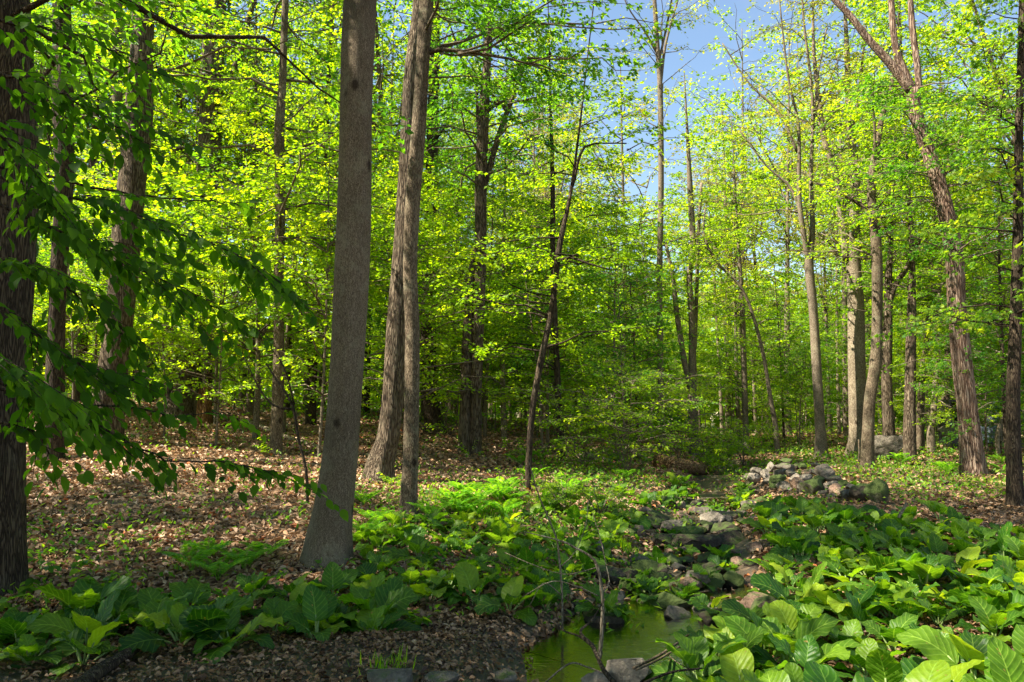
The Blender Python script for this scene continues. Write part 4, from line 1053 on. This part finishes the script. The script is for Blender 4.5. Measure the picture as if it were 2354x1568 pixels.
for (px, py, w, h, m_, lab) in [
    (1640, 1212, 66, 34, 'pale', 'flat-faced pale block standing above the upper stream bed'),
    (1600, 1272, 118, 42, 'wet', 'long dark mossy ledge stone crossing the upper stream bed'),
    (1738, 1272, 40, 22, 'rust', 'small reddish stone at the right side of the stream'),
    (1594, 1362, 56, 34, 'rust', 'rust-stained round stone above the head of the pool'),
    (1522, 1345, 46, 26, 'mossy', 'mossy stone in mid stream left of the rust-stained stone'),
    (1518, 1325, 44, 30, 'wet', 'rounded wet stone directly behind the mossy mid-stream stone'),
    (1382, 1285, 48, 38, 'grey', 'round grey stone half hidden in the left bed of cabbages'),
    (1302, 1292, 36, 30, 'rust', 'pinkish round stone among leaves left of the round grey stone'),
    (1450, 1232, 34, 18, 'mossy', 'small mossy stone at the left edge of the upper stream'),
    (1510, 1215, 60, 22, 'wet', 'low dark stone left of the pale block in the upper stream'),
    (1685, 1235, 40, 20, 'wet', 'low wet stone just below the pale block'),
    (1700, 1300, 36, 18, 'rust', 'brown stone on the right bank near the small reddish stone'),
    (1570, 1300, 60, 16, 'wet', 'flat wet stone in the riffle under the long ledge stone'),
    (1640, 1325, 44, 18, 'wet', 'flat dark stone right of the riffle'),
    (1455, 1310, 30, 20, 'mossy', 'mossy lump on the left side of the riffle'),
    (1480, 1395, 34, 18, 'wet', 'wet stone at the left lip of the pool'),
    (1690, 1345, 44, 20, 'wet', 'dark stone on the right bank beside the rust-stained stone'),
    (1330, 1400, 30, 14, 'wet', 'small wet stone at the rim of the mud flat'),
    (1430, 1440, 26, 14, 'pale', 'small pale stone at the left rim of the pool'),
    (1455, 1605, 120, 88, 'pale', 'large pale angular stone at the bottom edge of the pool'),
    (1380, 1620, 90, 60, 'pale', 'pale slab sloping into the water at the very bottom of the view'),
    (890, 1592, 120, 40, 'grey', 'grey stone at the bottom edge, leftmost of the row below the mud flat'),
    (1010, 1588, 90, 32, 'grey', 'grey stone in the middle of the row below the mud flat'),
    (1150, 1582, 80, 34, 'grey', 'rounded grey stone at the right end of the row below the mud flat'),
    (1070, 1600, 60, 28, 'wet', 'small dark stone in the row below the mud flat'),
    (1700, 1045, 70, 34, 'grey', 'grey stone half covered by the bush above the upper stream')]:
    rock_px(px, py, w, h, m_, lab)
for k in range(110):
    t = U(6.4, 13.5); m_ = SPALL[:, 1] > 5; x = np.interp(t, SPALL[m_, 1], SPALL[m_, 0]) + U(-.9, .9); y = t; s = U(.045, .17)
    rock(x, y, gz(x, y) + s * .25, s * U(.8, 1.6), s, s * .7, ['wet', 'wet', 'mossy', 'rust', 'grey'][k % 5], 'small cobble lying in the shallow stony bed of the stream', 'cobble', 'cobbles in the stream bed', 'cobble')
# boulder on the right
bx, by, bz = hit(2045, 1058)
k = pxsize(np.array((bx, by, bz)))
rock(bx, by + .3, bz + 32 * k * .6, 46 * k, 36 * k, 32 * k, 'grey', 'large grey mossy boulder between the vine-footed and the straight trunk', 'boulder', None, 'boulder', rot=.1)
rock(bx + 8 * k, by + .6, bz + 50 * k * .8, 38 * k, 28 * k, 15 * k, 'grey', 'grey slab resting on top of the large mossy boulder', 'boulder', None, 'boulder', rot=-.1)
# the field-stone heap
HP = [(1060, 600, 230, 150, 'mossy', 'domed mossy stone near the middle of the heap front'), (1620, 690, 200, 150, 'wet', 'round dark stone near the right end of the heap'),
 (1790, 660, 210, 230, 'mossy', 'biggest upright mossy stone ending the heap at the right'), (1190, 430, 180, 140, 'grey', 'pointed stone on the crest of the heap'),
 (720, 350, 180, 70, 'grey', 'long grey slab lying on the left crest of the heap'), (730, 290, 110, 60, 'wet', 'dark stone behind the long slab of the heap'),
 (550, 360, 100, 100, 'pale', 'pale upright stone left of the long slab'), (640, 430, 110, 80, 'grey', 'grey stone below the long slab'), (480, 440, 90, 80, 'pale', 'pale leaning stone in the left part of the heap'),
 (380, 420, 120, 80, 'grey', 'lichened stone near the left end of the heap'), (350, 500, 130, 100, 'pale', 'pale wide stone at the left foot of the heap'),
 (830, 500, 90, 100, 'pale', 'whitest stone, standing in the middle of the heap'), (880, 560, 140, 120, 'rust', 'reddish stone below the whitest stone of the heap'), (950, 490, 140, 80, 'pale', 'pale slab right of the whitest stone'),
 (900, 630, 90, 100, 'grey', 'grey wedge left of the domed mossy stone'), (1010, 710, 210, 90, 'pale', 'light flat slab along the foot of the heap'), (1240, 590, 140, 90, 'grey', 'grey stone right of the domed stone'),
 (1340, 630, 160, 110, 'rust', 'brownish tilted stone in the right half of the heap'), (1450, 690, 130, 100, 'grey', 'fractured stone left of the round dark stone')]
HP += [(a_, b_, c_, d_, m_, None) for a_, b_, c_, d_, m_ in [(930, 350, 100, 60, 'mossy'), (840, 345, 90, 60, 'wet'), (1090, 330, 120, 40, 'grey'), (960, 420, 100, 60, 'rust'), (1040, 410, 90, 50, 'grey'), (300, 470, 90, 60, 'mossy'),
  (620, 520, 150, 110, 'mossy'), (700, 590, 130, 90, 'grey'), (760, 660, 110, 80, 'pale'), (600, 610, 110, 80, 'mossy'), (520, 520, 110, 80, 'grey'), (1120, 510, 160, 70, 'mossy'), (1270, 500, 160, 60, 'grey'),
  (1500, 610, 130, 80, 'grey'), (1390, 550, 110, 60, 'mossy'), (1150, 680, 130, 80, 'grey'), (1300, 715, 150, 70, 'grey'), (1440, 760, 130, 60, 'grey'), (680, 690, 100, 80, 'grey'), (250, 470, 80, 60, 'grey'),
  (780, 430, 120, 70, 'grey'), (1560, 760, 130, 60, 'wet'), (1660, 590, 100, 60, 'mossy')]]
fl, fr_ = hit(1666 + 250 * .1952, 1005.4 + 560 * .1952), hit(1666 + 1850 * .1952, 1005.4 + 800 * .1952)
print('heap', fl, fr_)
for (cx, cy, w_, h_, m_, lab) in HP:
    px, py = 1666 + cx * .1952, 1005.4 + (cy + h_ / 2) * .1952
    t = np.clip((cx - 250) / 1600, 0, 1); fy = 1005.4 + (560 + 240 * t) * .1952
    Yf = hit(px, fy)[1]
    rise = max(fy - py, 0)
    Yd = Yf + rise * .035
    p = at(px, py, Yd); kk = pxsize(p); sx, sz = w_ * .1952 * kk / 2 * 1.3, h_ * .1952 * kk / 2 * 1.45
    zc = min(p[2] + sz * .8, gz(p[0], Yd) + .7)
    rock(p[0], Yd + sx * .3, zc, sx, max(sx, sz) * U(.8, 1.1), sz, m_, lab or 'smaller lichened field stone packed between the bigger stones of the heap', 'field_stone', 'stones of the tumbled heap', 'stone')

# ------------------------------------------------------------------ logs, sticks, stumps
def log(pts, label, m_='furrow', name='fallen_log', cat='log', Ys=None, sides=12, lift=.6, group=None, rough=.08, side=()):
    """pts [(x,y,width)] in the picture, laid on the ground unless depths are given"""
    W = []
    for k, (px, py, w_) in enumerate(pts):
        if Ys is None: x, y, z = hit(px, py)
        else: x, y, z = at(px, py, Ys[k] if isinstance(Ys, (list, tuple)) else Ys)
        r_ = w_ / 2 * pxsize(np.array((x, y, z)))
        W.append((x, y, z + (r_ * lift if Ys is None else 0), r_))
    W = np.array(W); base = W[0, :3].copy(); n = max(10, 6 * len(pts))
    root = empty(name, base, label, cat, group)
    S = spline(W, n); S[:, :3] -= base; S[:, :3] += rng.normal(0, 1, (n, 3)) * S[:, 3:4] * rough
    mb = MB(); tubes(mb, S[None, :, :3], np.maximum(S[None, :, 3], .0015) * rng.uniform(.93, 1.07, (1, n)), sides); mb.build('stem' if cat != 'log' else 'wood', BK[m_], root)
    for sp in side:
        Q = np.array([(*at(px, py, yy), w_ / 2 * pxsize(at(px, py, yy))) for px, py, w_, yy in sp]); Q = spline(Q, 12); Q[:, :3] -= base
        mb = MB(); tubes(mb, Q[None, :, :3], np.maximum(Q[None, :, 3], .001), 6); mb.build('twig', BK[m_], root)
    return root
log([(560, 972, 12), (600, 986, 13), (650, 1006, 11), (700, 1022, 10), (748, 1036, 9)], 'long pale fallen trunk lying across the litter behind the mottled slim trunk', 'pale')
log([(1513, 1072, 34), (1560, 1082, 34), (1618, 1088, 28)], 'thick rotting orange-brown log by the upper stream', 'rotlog', sides=18)
log([(1326, 1052, 17), (1360, 1058, 20), (1400, 1066, 17)], 'pale sunlit log left of the thick rotting log', 'pale')
log([(1418, 1030, 14), (1450, 1044, 16), (1486, 1062, 14)], 'pinkish weathered log angled between the pale and the rotting log', 'pale')
log([(1390, 1150, 10), (1440, 1160, 13), (1488, 1184, 12)], 'grey dead log sunk in leaves above the left cabbage bed', 'grey')
log([(165, 1590, 36), (240, 1535, 32), (316, 1488, 20)], 'dark bark-covered log slanting through the plants at the bottom left', 'dark', Ys=[4.25, 4.6, 5.0], sides=16)
log([(295, 1358, 6), (400, 1364, 8), (460, 1372, 8), (530, 1366, 6)], 'pale straight stick lying on the shaded litter left of the cabbages', 'grey', 'fallen_stick', 'stick')
log([(1075, 1012, 8), (1020, 1004, 9), (968, 1000, 7)], 'dead limb lying beside the flared foot of the dark trunk', 'dark')
log([(1840, 1062, 5), (1870, 1064, 6), (1905, 1062, 5)], 'short grey stick on the bare earth below the slim fork-topped trunk', 'grey', 'fallen_stick', 'stick')
log([(2065, 1190, 7), (2072, 1176, 7), (2084, 1156, 6)], 'short pale stick poking up from the right bed', 'pale', 'fallen_stick', 'stick', Ys=9.6)
# bare shrubs and sticks in front
log([(1378, 1512, 10), (1384, 1426, 9), (1383, 1365, 8), (1373, 1304, 7), (1358, 1280, 6), (1324, 1260, 5), (1287, 1243, 4), (1204, 1222, 2)], 'pale bare sapling rising out of the pool and bending left', 'pale', 'bare_sapling', 'sapling', Ys=5.3, sides=8, rough=.12,
    side=[[(1383, 1365, 4, 5.3), (1400, 1340, 3, 5.35), (1392, 1296, 2, 5.4), (1380, 1240, 2, 5.5), (1362, 1180, 1.5, 5.5)], [(1375, 1370, 3, 5.3), (1330, 1350, 2.5, 5.2), (1270, 1336, 2, 5.1), (1200, 1372, 1.5, 5.0)],
          [(1373, 1304, 3, 5.3), (1300, 1320, 2, 5.4), (1230, 1300, 2, 5.4), (1160, 1270, 1.5, 5.5)]])
log([(1292, 1448, 6), (1292, 1377, 5), (1287, 1304, 5), (1280, 1245, 4), (1264, 1200, 4), (1235, 1130, 3), (1215, 1060, 2)], 'thin straight bare stem left of the pale bare sapling', 'twig', 'bare_sapling', 'sapling', Ys=[6.0] * 7, sides=6, rough=.15,
    side=[[(1287, 1304, 3, 6.0), (1320, 1270, 2, 6.0), (1345, 1210, 2, 6.1), (1352, 1150, 1.5, 6.2)], [(1292, 1370, 3, 6.0), (1250, 1340, 2, 5.9), (1218, 1390, 1.5, 5.8)]])
log([(1420, 1580, 13), (1385, 1536, 11), (1363, 1487, 10), (1334, 1453, 7), (1360, 1425, 4), (1390, 1377, 3)], 'brown bent branch leaning over the pool at the bottom', 'dark', 'dead_branch', 'branch', Ys=[4.2, 4.3, 4.5, 4.6, 4.7, 4.8], sides=8,
    side=[[(1363, 1487, 6, 4.5), (1330, 1462, 5, 4.6), (1296, 1450, 4, 4.7), (1270, 1425, 3, 4.8)]])
log([(1455, 1536, 7), (1527, 1499, 6), (1593, 1450, 4)], 'upper of two dead sticks lying over the water at the pool edge', 'grey', 'dead_branch', 'branch', Ys=[4.7, 5.0, 5.5], sides=6,
    side=[[(1527, 1499, 3, 5.0), (1560, 1525, 2, 4.9), (1600, 1545, 2, 4.7)]])
log([(1462, 1540, 5), (1520, 1512, 5), (1575, 1478, 3)], 'lower of two dead sticks lying over the water at the pool edge', 'grey', 'dead_branch', 'branch', Ys=[4.6, 4.9, 5.2], sides=6)
log([(1440, 1590, 7), (1532, 1548, 6), (1612, 1536, 4)], 'dark curved stick below the bright skunk cabbage at the bottom', 'dark', 'dead_branch', 'branch', Ys=[4.2, 4.5, 4.6], sides=6)
log([(1240, 1580, 4), (1307, 1526, 4), (1345, 1532, 4), (1390, 1548, 3)], 'thin arched twig over the dark water left of the pale stone', 'twig', 'dead_branch', 'branch', Ys=[4.4, 4.6, 4.6, 4.5], sides=6)
log([(1190, 1490, 4), (1260, 1470, 4), (1330, 1462, 5)], 'twig lying on the wet mud left of the pool', 'twig', 'fallen_stick', 'stick')
log([(1165, 1515, 5), (1150, 1480, 5), (1168, 1455, 4), (1170, 1425, 3)], 'forked pale twig standing in the middle of the mud flat', 'pale', 'fallen_stick', 'stick')
log([(1545, 1395, 6), (1500, 1340, 0)] and [(1090, 1475, 4), (1120, 1440, 5), (1128, 1400, 4)], 'crooked grey twig on the left of the mud flat', 'grey', 'fallen_stick', 'stick')
log([(1395, 1125, 4), (1440, 1108, 4), (1470, 1130, 5), (1500, 1118, 3)], 'white zigzag dead branch above the left cabbage bed', 'pale', 'dead_branch', 'branch')
log([(1540, 1145, 5), (1600, 1152, 4), (1650, 1158, 3)], 'thin straight dead stick across the upper plants below the rotting log', 'pale', 'dead_branch', 'branch')
for k in range(60):
    px, py = U(120, 1250), U(1060, 1330)
    if k > 40: px, py = U(2060, 2350), U(1080, 1230)
    x, y, z = hit(px, py); a = U(0, 3.14); L_ = U(.2, .7)
    P = np.array([(0, 0, 0), (math.cos(a) * L_ * .5, math.sin(a) * L_ * .5, 0), (math.cos(a + .2) * L_, math.sin(a + .2) * L_, 0)], float)
    P[:, 2] = ground(P[:, 0] + x, P[:, 1] + y) - z + .02 + U(0, .02)
    S = spline(P, 7); mb = MB(); tubes(mb, S[None], np.linspace(.008, .004, 7)[None], 5)
    o = mb.build('fallen_twig', BK[['twig', 'grey', 'dark'][k % 3]]); o.location = (x, y, z)
    tag(o, 'thin dead twig lying on the leaf litter of the ' + ('left hillside' if k <= 40 else 'right bank'), 'twig', 'twigs on the ' + ('left hillside' if k <= 40 else 'right bank'))
# broken stump
x, y, z = at(469, 935, 20.5)[0], 20.5, 0
z = gz(x, y); kk = pxsize(np.array((x, y, z)))
root = empty('broken_stump', (x, y, z), 'jagged broken stump of orange rotting wood beside the broad old trunk', 'stump')
th = np.arange(20) * 2 * math.pi / 20; hs = np.linspace(-.2, 1, 12)
Ht = 100 * kk; V = []
for q, h_ in enumerate(hs):
    for t in th:
        top = Ht * (.72 + .28 * math.sin(t * 2 + .6) * math.cos(t * 3)) + .12 * math.sin(t * 7)
        rr_ = 15 * kk * (1.25 - .45 * max(h_, 0)) * (1 + .12 * math.sin(5 * t) + .06 * math.sin(9 * t + h_ * 4)) * (.6 if q == 11 else 1)
        V.append((math.cos(t) * rr_, math.sin(t) * rr_, h_ * top if h_ > 0 else h_))
i = np.arange(240).reshape(12, 20); mb = MB()
mb.add(np.array(V), [np.stack([i[:-1], np.roll(i[:-1], -1, 1), np.roll(i[1:], -1, 1), i[1:]], -1).reshape(-1, 4), i[-1:]]); mb.build('wood', BK['rot'], root, smooth=False)
# second big dark stump/trunk foot behind it
T('dead_tree', 'dark stub of a dead trunk between the broad old trunk and the orange stump', [(448, 830, 22), (450, 880, 26), (452, 935, 32)], d=23, bk='dark', H=None, sides=14, cat='stump')

# ------------------------------------------------------------------ things at the far right
x, y, z = *hit(2285, 985)[:2], 0; y = 25.0; x = at(2282, 960, y)[0]; z = gz(x, y); kk = pxsize(np.array((x, y, z)))
root = empty('metal_tank', (x, y, z), 'squat blue-grey tank with a capped neck beyond the mossy clearing', 'tank')
def lathe(prof, name, m_, parent, n=28):
    V = np.array([(r_ * math.cos(t), r_ * math.sin(t), h_) for r_, h_ in prof for t in np.arange(n) * 2 * math.pi / n]); i = np.arange(len(V)).reshape(-1, n)
    mb = MB(); mb.add(V, [np.stack([i[:-1], np.roll(i[:-1], -1, 1), np.roll(i[1:], -1, 1), i[1:]], -1).reshape(-1, 4), i[-1:], i[:1, ::-1]]); return mb.build(name, m_, parent)
M_TANK = plain('tank_metal', (.12, .15, .19), .55, 0, 3)
zt = at(2282, 925, y)[2] - z
R0 = 28 * kk
lathe([(R0 * .96, -.1), (R0, .05), (R0, zt * .72), (R0 * .9, zt * .80), (R0 * .55, zt * .86), (R0 * .50, zt * .88)], 'body', M_TANK, root)
lathe([(R0 * .46, zt * .86), (R0 * .46, zt * .93), (R0 * .52, zt * .94), (R0 * .52, zt * 1.0), (R0 * .46, zt * 1.02)], 'cap', M_TANK, root)
def box(mb, c, s, rz=0):
    c = np.array(c); V = np.array([(a, b, d) for a in (-1, 1) for b in (-1, 1) for d in (-1, 1)], float) * np.array(s) / 2
    ca, sa = math.cos(rz), math.sin(rz); V = np.c_[V[:, 0] * ca - V[:, 1] * sa, V[:, 0] * sa + V[:, 1] * ca, V[:, 2]] + c
    mb.add(V, [np.array([(0, 1, 3, 2), (4, 6, 7, 5), (0, 4, 5, 1), (2, 3, 7, 6), (0, 2, 6, 4), (1, 5, 7, 3)])])
y = 24.0; c = at(2196, 960, y); x = c[0]; z = gz(x, y); kk = pxsize(c)
root = empty('black_bin', (x, y, z), 'black open-fronted metal bin half hidden behind the red-barked trunk', 'bin')
M_BLK = plain('black_paint', (.012, .012, .014), .35)
w_, h_ = 50 * kk, at(2196, 924, y)[2] - z
mb = MB(); box(mb, (-w_ / 2, 0, h_ / 2), (.06, w_, h_)); box(mb, (w_ / 2, 0, h_ / 2), (.06, w_, h_)); box(mb, (0, w_ / 2, h_ / 2 - .01), (w_ - .07, .05, h_ - .04)); box(mb, (0, -w_ / 2 + .02, h_ * .30), (w_ - .07, .05, h_ * .55)); mb.build('body', M_BLK, root, smooth=False)
mb = MB(); box(mb, (0, -.01, h_ + .035), (w_ + .1, w_ + .05, .06)); mb.build('lid', M_BLK, root, smooth=False)
mb = MB(); box(mb, (-w_ * .34, -w_ / 2 - .02, h_ * .42), (.09, .03, .07)); mb.build('reflector', plain('white_plate', (.7, .65, .65), .4), root, smooth=False)
mb = MB(); box(mb, (-w_ * .34, -w_ / 2 - .02, h_ * .22), (.09, .03, .07)); mb.build('reflector', plain('white_plate', (.7, .65, .65), .4), root, smooth=False)
rock_px(2195, 1000, 60, 26, 'pale', 'low pale stone slab in front of the black bin', Y=23.0)

# ------------------------------------------------------------------ ferns
def fern_proto(seed, nf=8):
    r = np.random.default_rng(seed); out = []
    for q in range(nf):
        a = q * 6.283 / nf + r.normal(0, .25); L = r.uniform(.32, .5)
        s = np.linspace(0, 1, 16); ang = 1.3 - 1.25 * s
        rr_ = np.cumsum(np.cos(ang)) * L / 16; zz_ = np.cumsum(np.sin(ang)) * L / 16
        e = np.array([math.cos(a), math.sin(a), 0]); sd_ = np.array([-math.sin(a), math.cos(a), 0])
        P = e * rr_[:, None] + np.array([0, 0, 1.]) * zz_[:, None]
        mb = MB(); tubes(mb, P[None], np.linspace(.003, .0008, 16)[None], 3)
        k = np.arange(3, 16); k = np.repeat(k, 2) ; f = np.tile([0, .5], 13); B = P[np.minimum(k, 15)] + (P[np.minimum(k + 1, 15)] - P[np.minimum(k, 15)]) * f[:, None]
        ln = .22 * L * np.sin(np.pi * np.clip((k + f - 1.5) / 15, 0, 1)) ** .8 + .01
        for sg in (-1, 1):
            leaves(mb, B, sd_ * sg + e * .35 - np.array([0, 0, .15]), np.array([0, 0, 1.]) + r.normal(0, .15, (len(B), 3)), ln, .28, 'quad', .2)
        out.append(mb.mesh('frond', M_FERN, False))
    return out
FP = [fern_proto(500 + k, 5 + k) for k in range(3)]
def fern(px, py, s, label, group=None):
    x, y, z = hit(px, py); o = empty('fern', (x, y, z), label, 'fern', group); o.scale = (s,) * 3; o.rotation_euler = (0, 0, U(0, 6.28))
    for me in FP[int(rng.integers(3))]: link('frond', me, o)
for (px, py, s, lab) in [(440, 1320, 1.0, 'feathery fern right of the seedlings on the shaded litter, leftmost of its patch'), (500, 1340, .9, 'feathery fern at the near edge of the patch left of the thickest trunk'),
    (560, 1315, 1.0, 'feathery fern in the middle of the patch left of the thickest trunk'), (610, 1290, .8, 'small fern nearest the left side of the thickest trunk'), (480, 1290, .8, 'small fern at the back of the patch left of the thickest trunk'),
    (840, 1245, 1.0, 'bright fern against the right side of the thickest trunk'), (860, 1210, .9, 'bright fern behind the one touching the thickest trunk'), (835, 1165, .9, 'yellow-green fern between the thickest and the furrowed trunk'),
    (990, 1200, 1.0, 'sunlit fern just right of the pale slender trunk')]:
    fern(px, py, s, lab)
for k in range(34):
    q = k % 2
    px, py = (U(1030, 1190), U(1130, 1200)) if k < 14 else (U(1120, 1480), U(1050, 1140)) if k < 24 else (U(2010, 2320), U(1000, 1100))
    fern(px, py, U(.7, 1.15), ['sunlit fern on the slope above the left cabbage bed', 'fern on the litter below the logs', 'fern on the mossy clearing at the right'][0 if k < 14 else 1 if k < 24 else 2],
         ['ferns above the left cabbage bed', 'ferns below the logs', 'ferns on the right clearing'][0 if k < 14 else 1 if k < 24 else 2])

# bush over the upper stream
def bush(px, py, h, lm, label, nb=30, leaf=.05, Y=None, spread=1.0):
    if Y is None: x, y, z = hit(px, py)
    else: x = at(px, py, Y)[0]; y = Y; z = gz(x, y)
    root = empty('shrub', (x, y, z), label, 'shrub')
    bmx = MB(); axes = []
    for q in range(7):
        a = U(0, 6.28); s = np.linspace(0, 1, 12)[:, None]; l = h * U(.7, 1.05)
        P = np.array([math.cos(a), math.sin(a), 0]) * l * .45 * spread * s ** 1.3 + np.array([0, 0, 1.]) * (l * s - .05); tubes(bmx, P[None], np.linspace(.012, .003, 12)[None], 5); axes.append(P)
    SEED[0] += 1
    b_, l_ = crown(axes, nb, (.3 * h, .75 * h), tw=(9, .22 * h), lf=(9, leaf), zr=(.1 * h, h), seed=SEED[0], up=.4, W=.6)
    bmx.v += b_.v; bmx.t += b_.t; bmx.f += [f + bmx.n for f in b_.f]
    bmx.build('stems', BK['twig'], root); l_.build('foliage', LM[lm], root, smooth=False)
bush(1640, 1090, .9, 'bright', 'fine-leaved shrub arching over the upper stream beside the rotting log', 46, .05, spread=1.4)
bush(1710, 1075, 1.3, 'bright', 'fine-leaved shrub left of the stone heap', 40, .05)
bush(1560, 1060, 2.4, 'bright', 'tall leafy shrub rising behind the rotting log', 46, .065)
bush(1440, 1090, 2.6, 'mid', 'tall layered green shrub between the leaning sapling and the logs', 52, .07, spread=1.3)
bush(1340, 1080, 2.4, 'bright', 'layered bright shrub just right of the leaning sapling', 44, .07)
bush(1300, 1180, .55, 'mid', 'low shrub of fine leaves above the left cabbage bed', 34, .035, spread=1.6)
bush(1380, 1190, .5, 'mid', 'low fine-leaved shrub right of the other one above the left bed', 30, .035, spread=1.6)
bush(1770, 1010, 2.2, 'bright', 'bright shrub behind the bowed dark trunk', 40, .07)
bush(2120, 1015, 1.0, 'green', 'dark green low shrub at the foot of the slim trunks right of the boulder', 30, .06)
bush(2320, 1000, 2.6, 'green', 'leafy shrub by the capped tank at the right edge', 46, .08, Y=21)

# ------------------------------------------------------------------ loose cover: litter, green cover, grass
def scatter(n, d0, d1, r0=-.80, r1=.80):
    d = np.exp(U(math.log(d0), math.log(d1), n)); x = U(r0, r1, n) * d
    return x, d
x, y = scatter(300000, 3.6, 42); u, _y = stream_u(x, y)
keep = (np.abs(u) > .55 + .25 * np.sin(x * 3)) | (rng.random(len(x)) < np.where((x < .35) & (y < 7), .6, .12))
keep &= ~((np.abs(u) < 1.3) & (y < 8) & (rng.random(len(x)) < .3))
keep &= ~((cover_density(x, y) > .5) & (rng.random(len(x)) < .45))
keep &= (rng.random(len(x)) < np.clip(.72 + 1.5 * wob(x, y, 2.0), .30, 1))
x, y = x[keep], y[keep]; n = len(x)
sz = .040 + .0030 * y
z = ground(x, y) + U(.003, .03, n)
e = .05; gx_ = (ground(x + e, y) - ground(x, y)) / e; gy_ = (ground(x, y + e) - ground(x, y)) / e
a = U(0, 6.28, n)
D = np.stack([np.cos(a), np.sin(a), np.cos(a) * gx_ + np.sin(a) * gy_ + rng.normal(.05, .25, n)], -1)
Nn = np.stack([-gx_, -gy_, np.ones(n)], -1) + rng.normal(0, .38, (n, 3))
tn = np.clip(np.where(stream_u(x, y)[0] > 0, .38, .5) + rng.normal(0, .24, n), 0, 1)
tn = tn - np.clip((6.8 - y) / 1.2, 0, 1) * .2
nr_ = y < 10; P_ = np.stack([x, y, z], -1); q_ = sz * U(.4, 1.6, n) * (1 - .35 * np.clip((6.8 - y) / 1.2, 0, 1))
mb = MB(); leaves(mb, P_[nr_], D[nr_], Nn[nr_], q_[nr_], .6, 'oval', .9, tn[nr_])
P_, D, Nn, q_, tn, n = P_[~nr_], D[~nr_], Nn[~nr_], q_[~nr_], tn[~nr_], int((~nr_).sum())
leaves(mb, P_, D, Nn, q_, .62, 'quad', .7, tn)

o = mb.build('leaf_litter', M_DEAD, smooth=False); tag(o, 'brown dead leaves covering the hillside and banks', 'leaf litter', kind='stuff')
x, y = scatter(90000, 6.0, 45); keep = rng.random(len(x)) < cover_density(x, y); x, y = x[keep], y[keep]; n = len(x)
a = U(0, 6.28, n); P = np.stack([x, y, ground(x, y) + U(.0, .09, n) * (1 + y / 25)], -1)
mb = MB(); leaves(mb, P, np.stack([np.cos(a), np.sin(a), U(.1, 1.3, n)], -1), np.array([0, 0, 1.]) + rng.normal(0, .5, (n, 3)), U(.035, .075, n) * (1 + y / 30), .5, 'quad', .3)
o = mb.build('ground_cover', M_COVER, smooth=False); tag(o, 'low green herbs and grass spread over the banks and clearing', 'ground cover', kind='stuff')
# grass tufts as one loose mass, dark sedge by the stream
mb = MB(); n = 5000
cx_, cy_ = [], []
for (px, py, w_) in [(890, 1545, .16), (1430, 1262, .14), (2020, 1075, .4), (2150, 1080, .8), (2250, 1110, .8), (2320, 1060, 1.2), (1160, 1175, .5), (1120, 1190, .5), (860, 1230, .35), (1250, 1160, .6), (2200, 1020, 1.5), (1030, 1150, .5)]:
    hx, hy, hz = hit(px, py); m_ = n // 12 if py != 1545 else 60; cx_.append(hx + rng.normal(0, w_ * .5, m_)); cy_.append(hy + rng.normal(0, w_ * .5, m_))
x, y = np.concatenate(cx_), np.concatenate(cy_); n = len(x); a = U(0, 6.28, n)
P = np.stack([x, y, ground(x, y) - .01], -1)
leaves(mb, P, np.stack([np.cos(a) * .5, np.sin(a) * .5, np.ones(n)], -1), np.stack([np.cos(a), np.sin(a), np.zeros(n)], -1), U(.06, .16, n), .07, 'quad', .1)
o = mb.build('grass', LM['mid'], smooth=False); tag(o, 'tufts of thin grass on the banks and by the roots', 'grass', kind='stuff')
print('objects', len(bpy.data.objects))
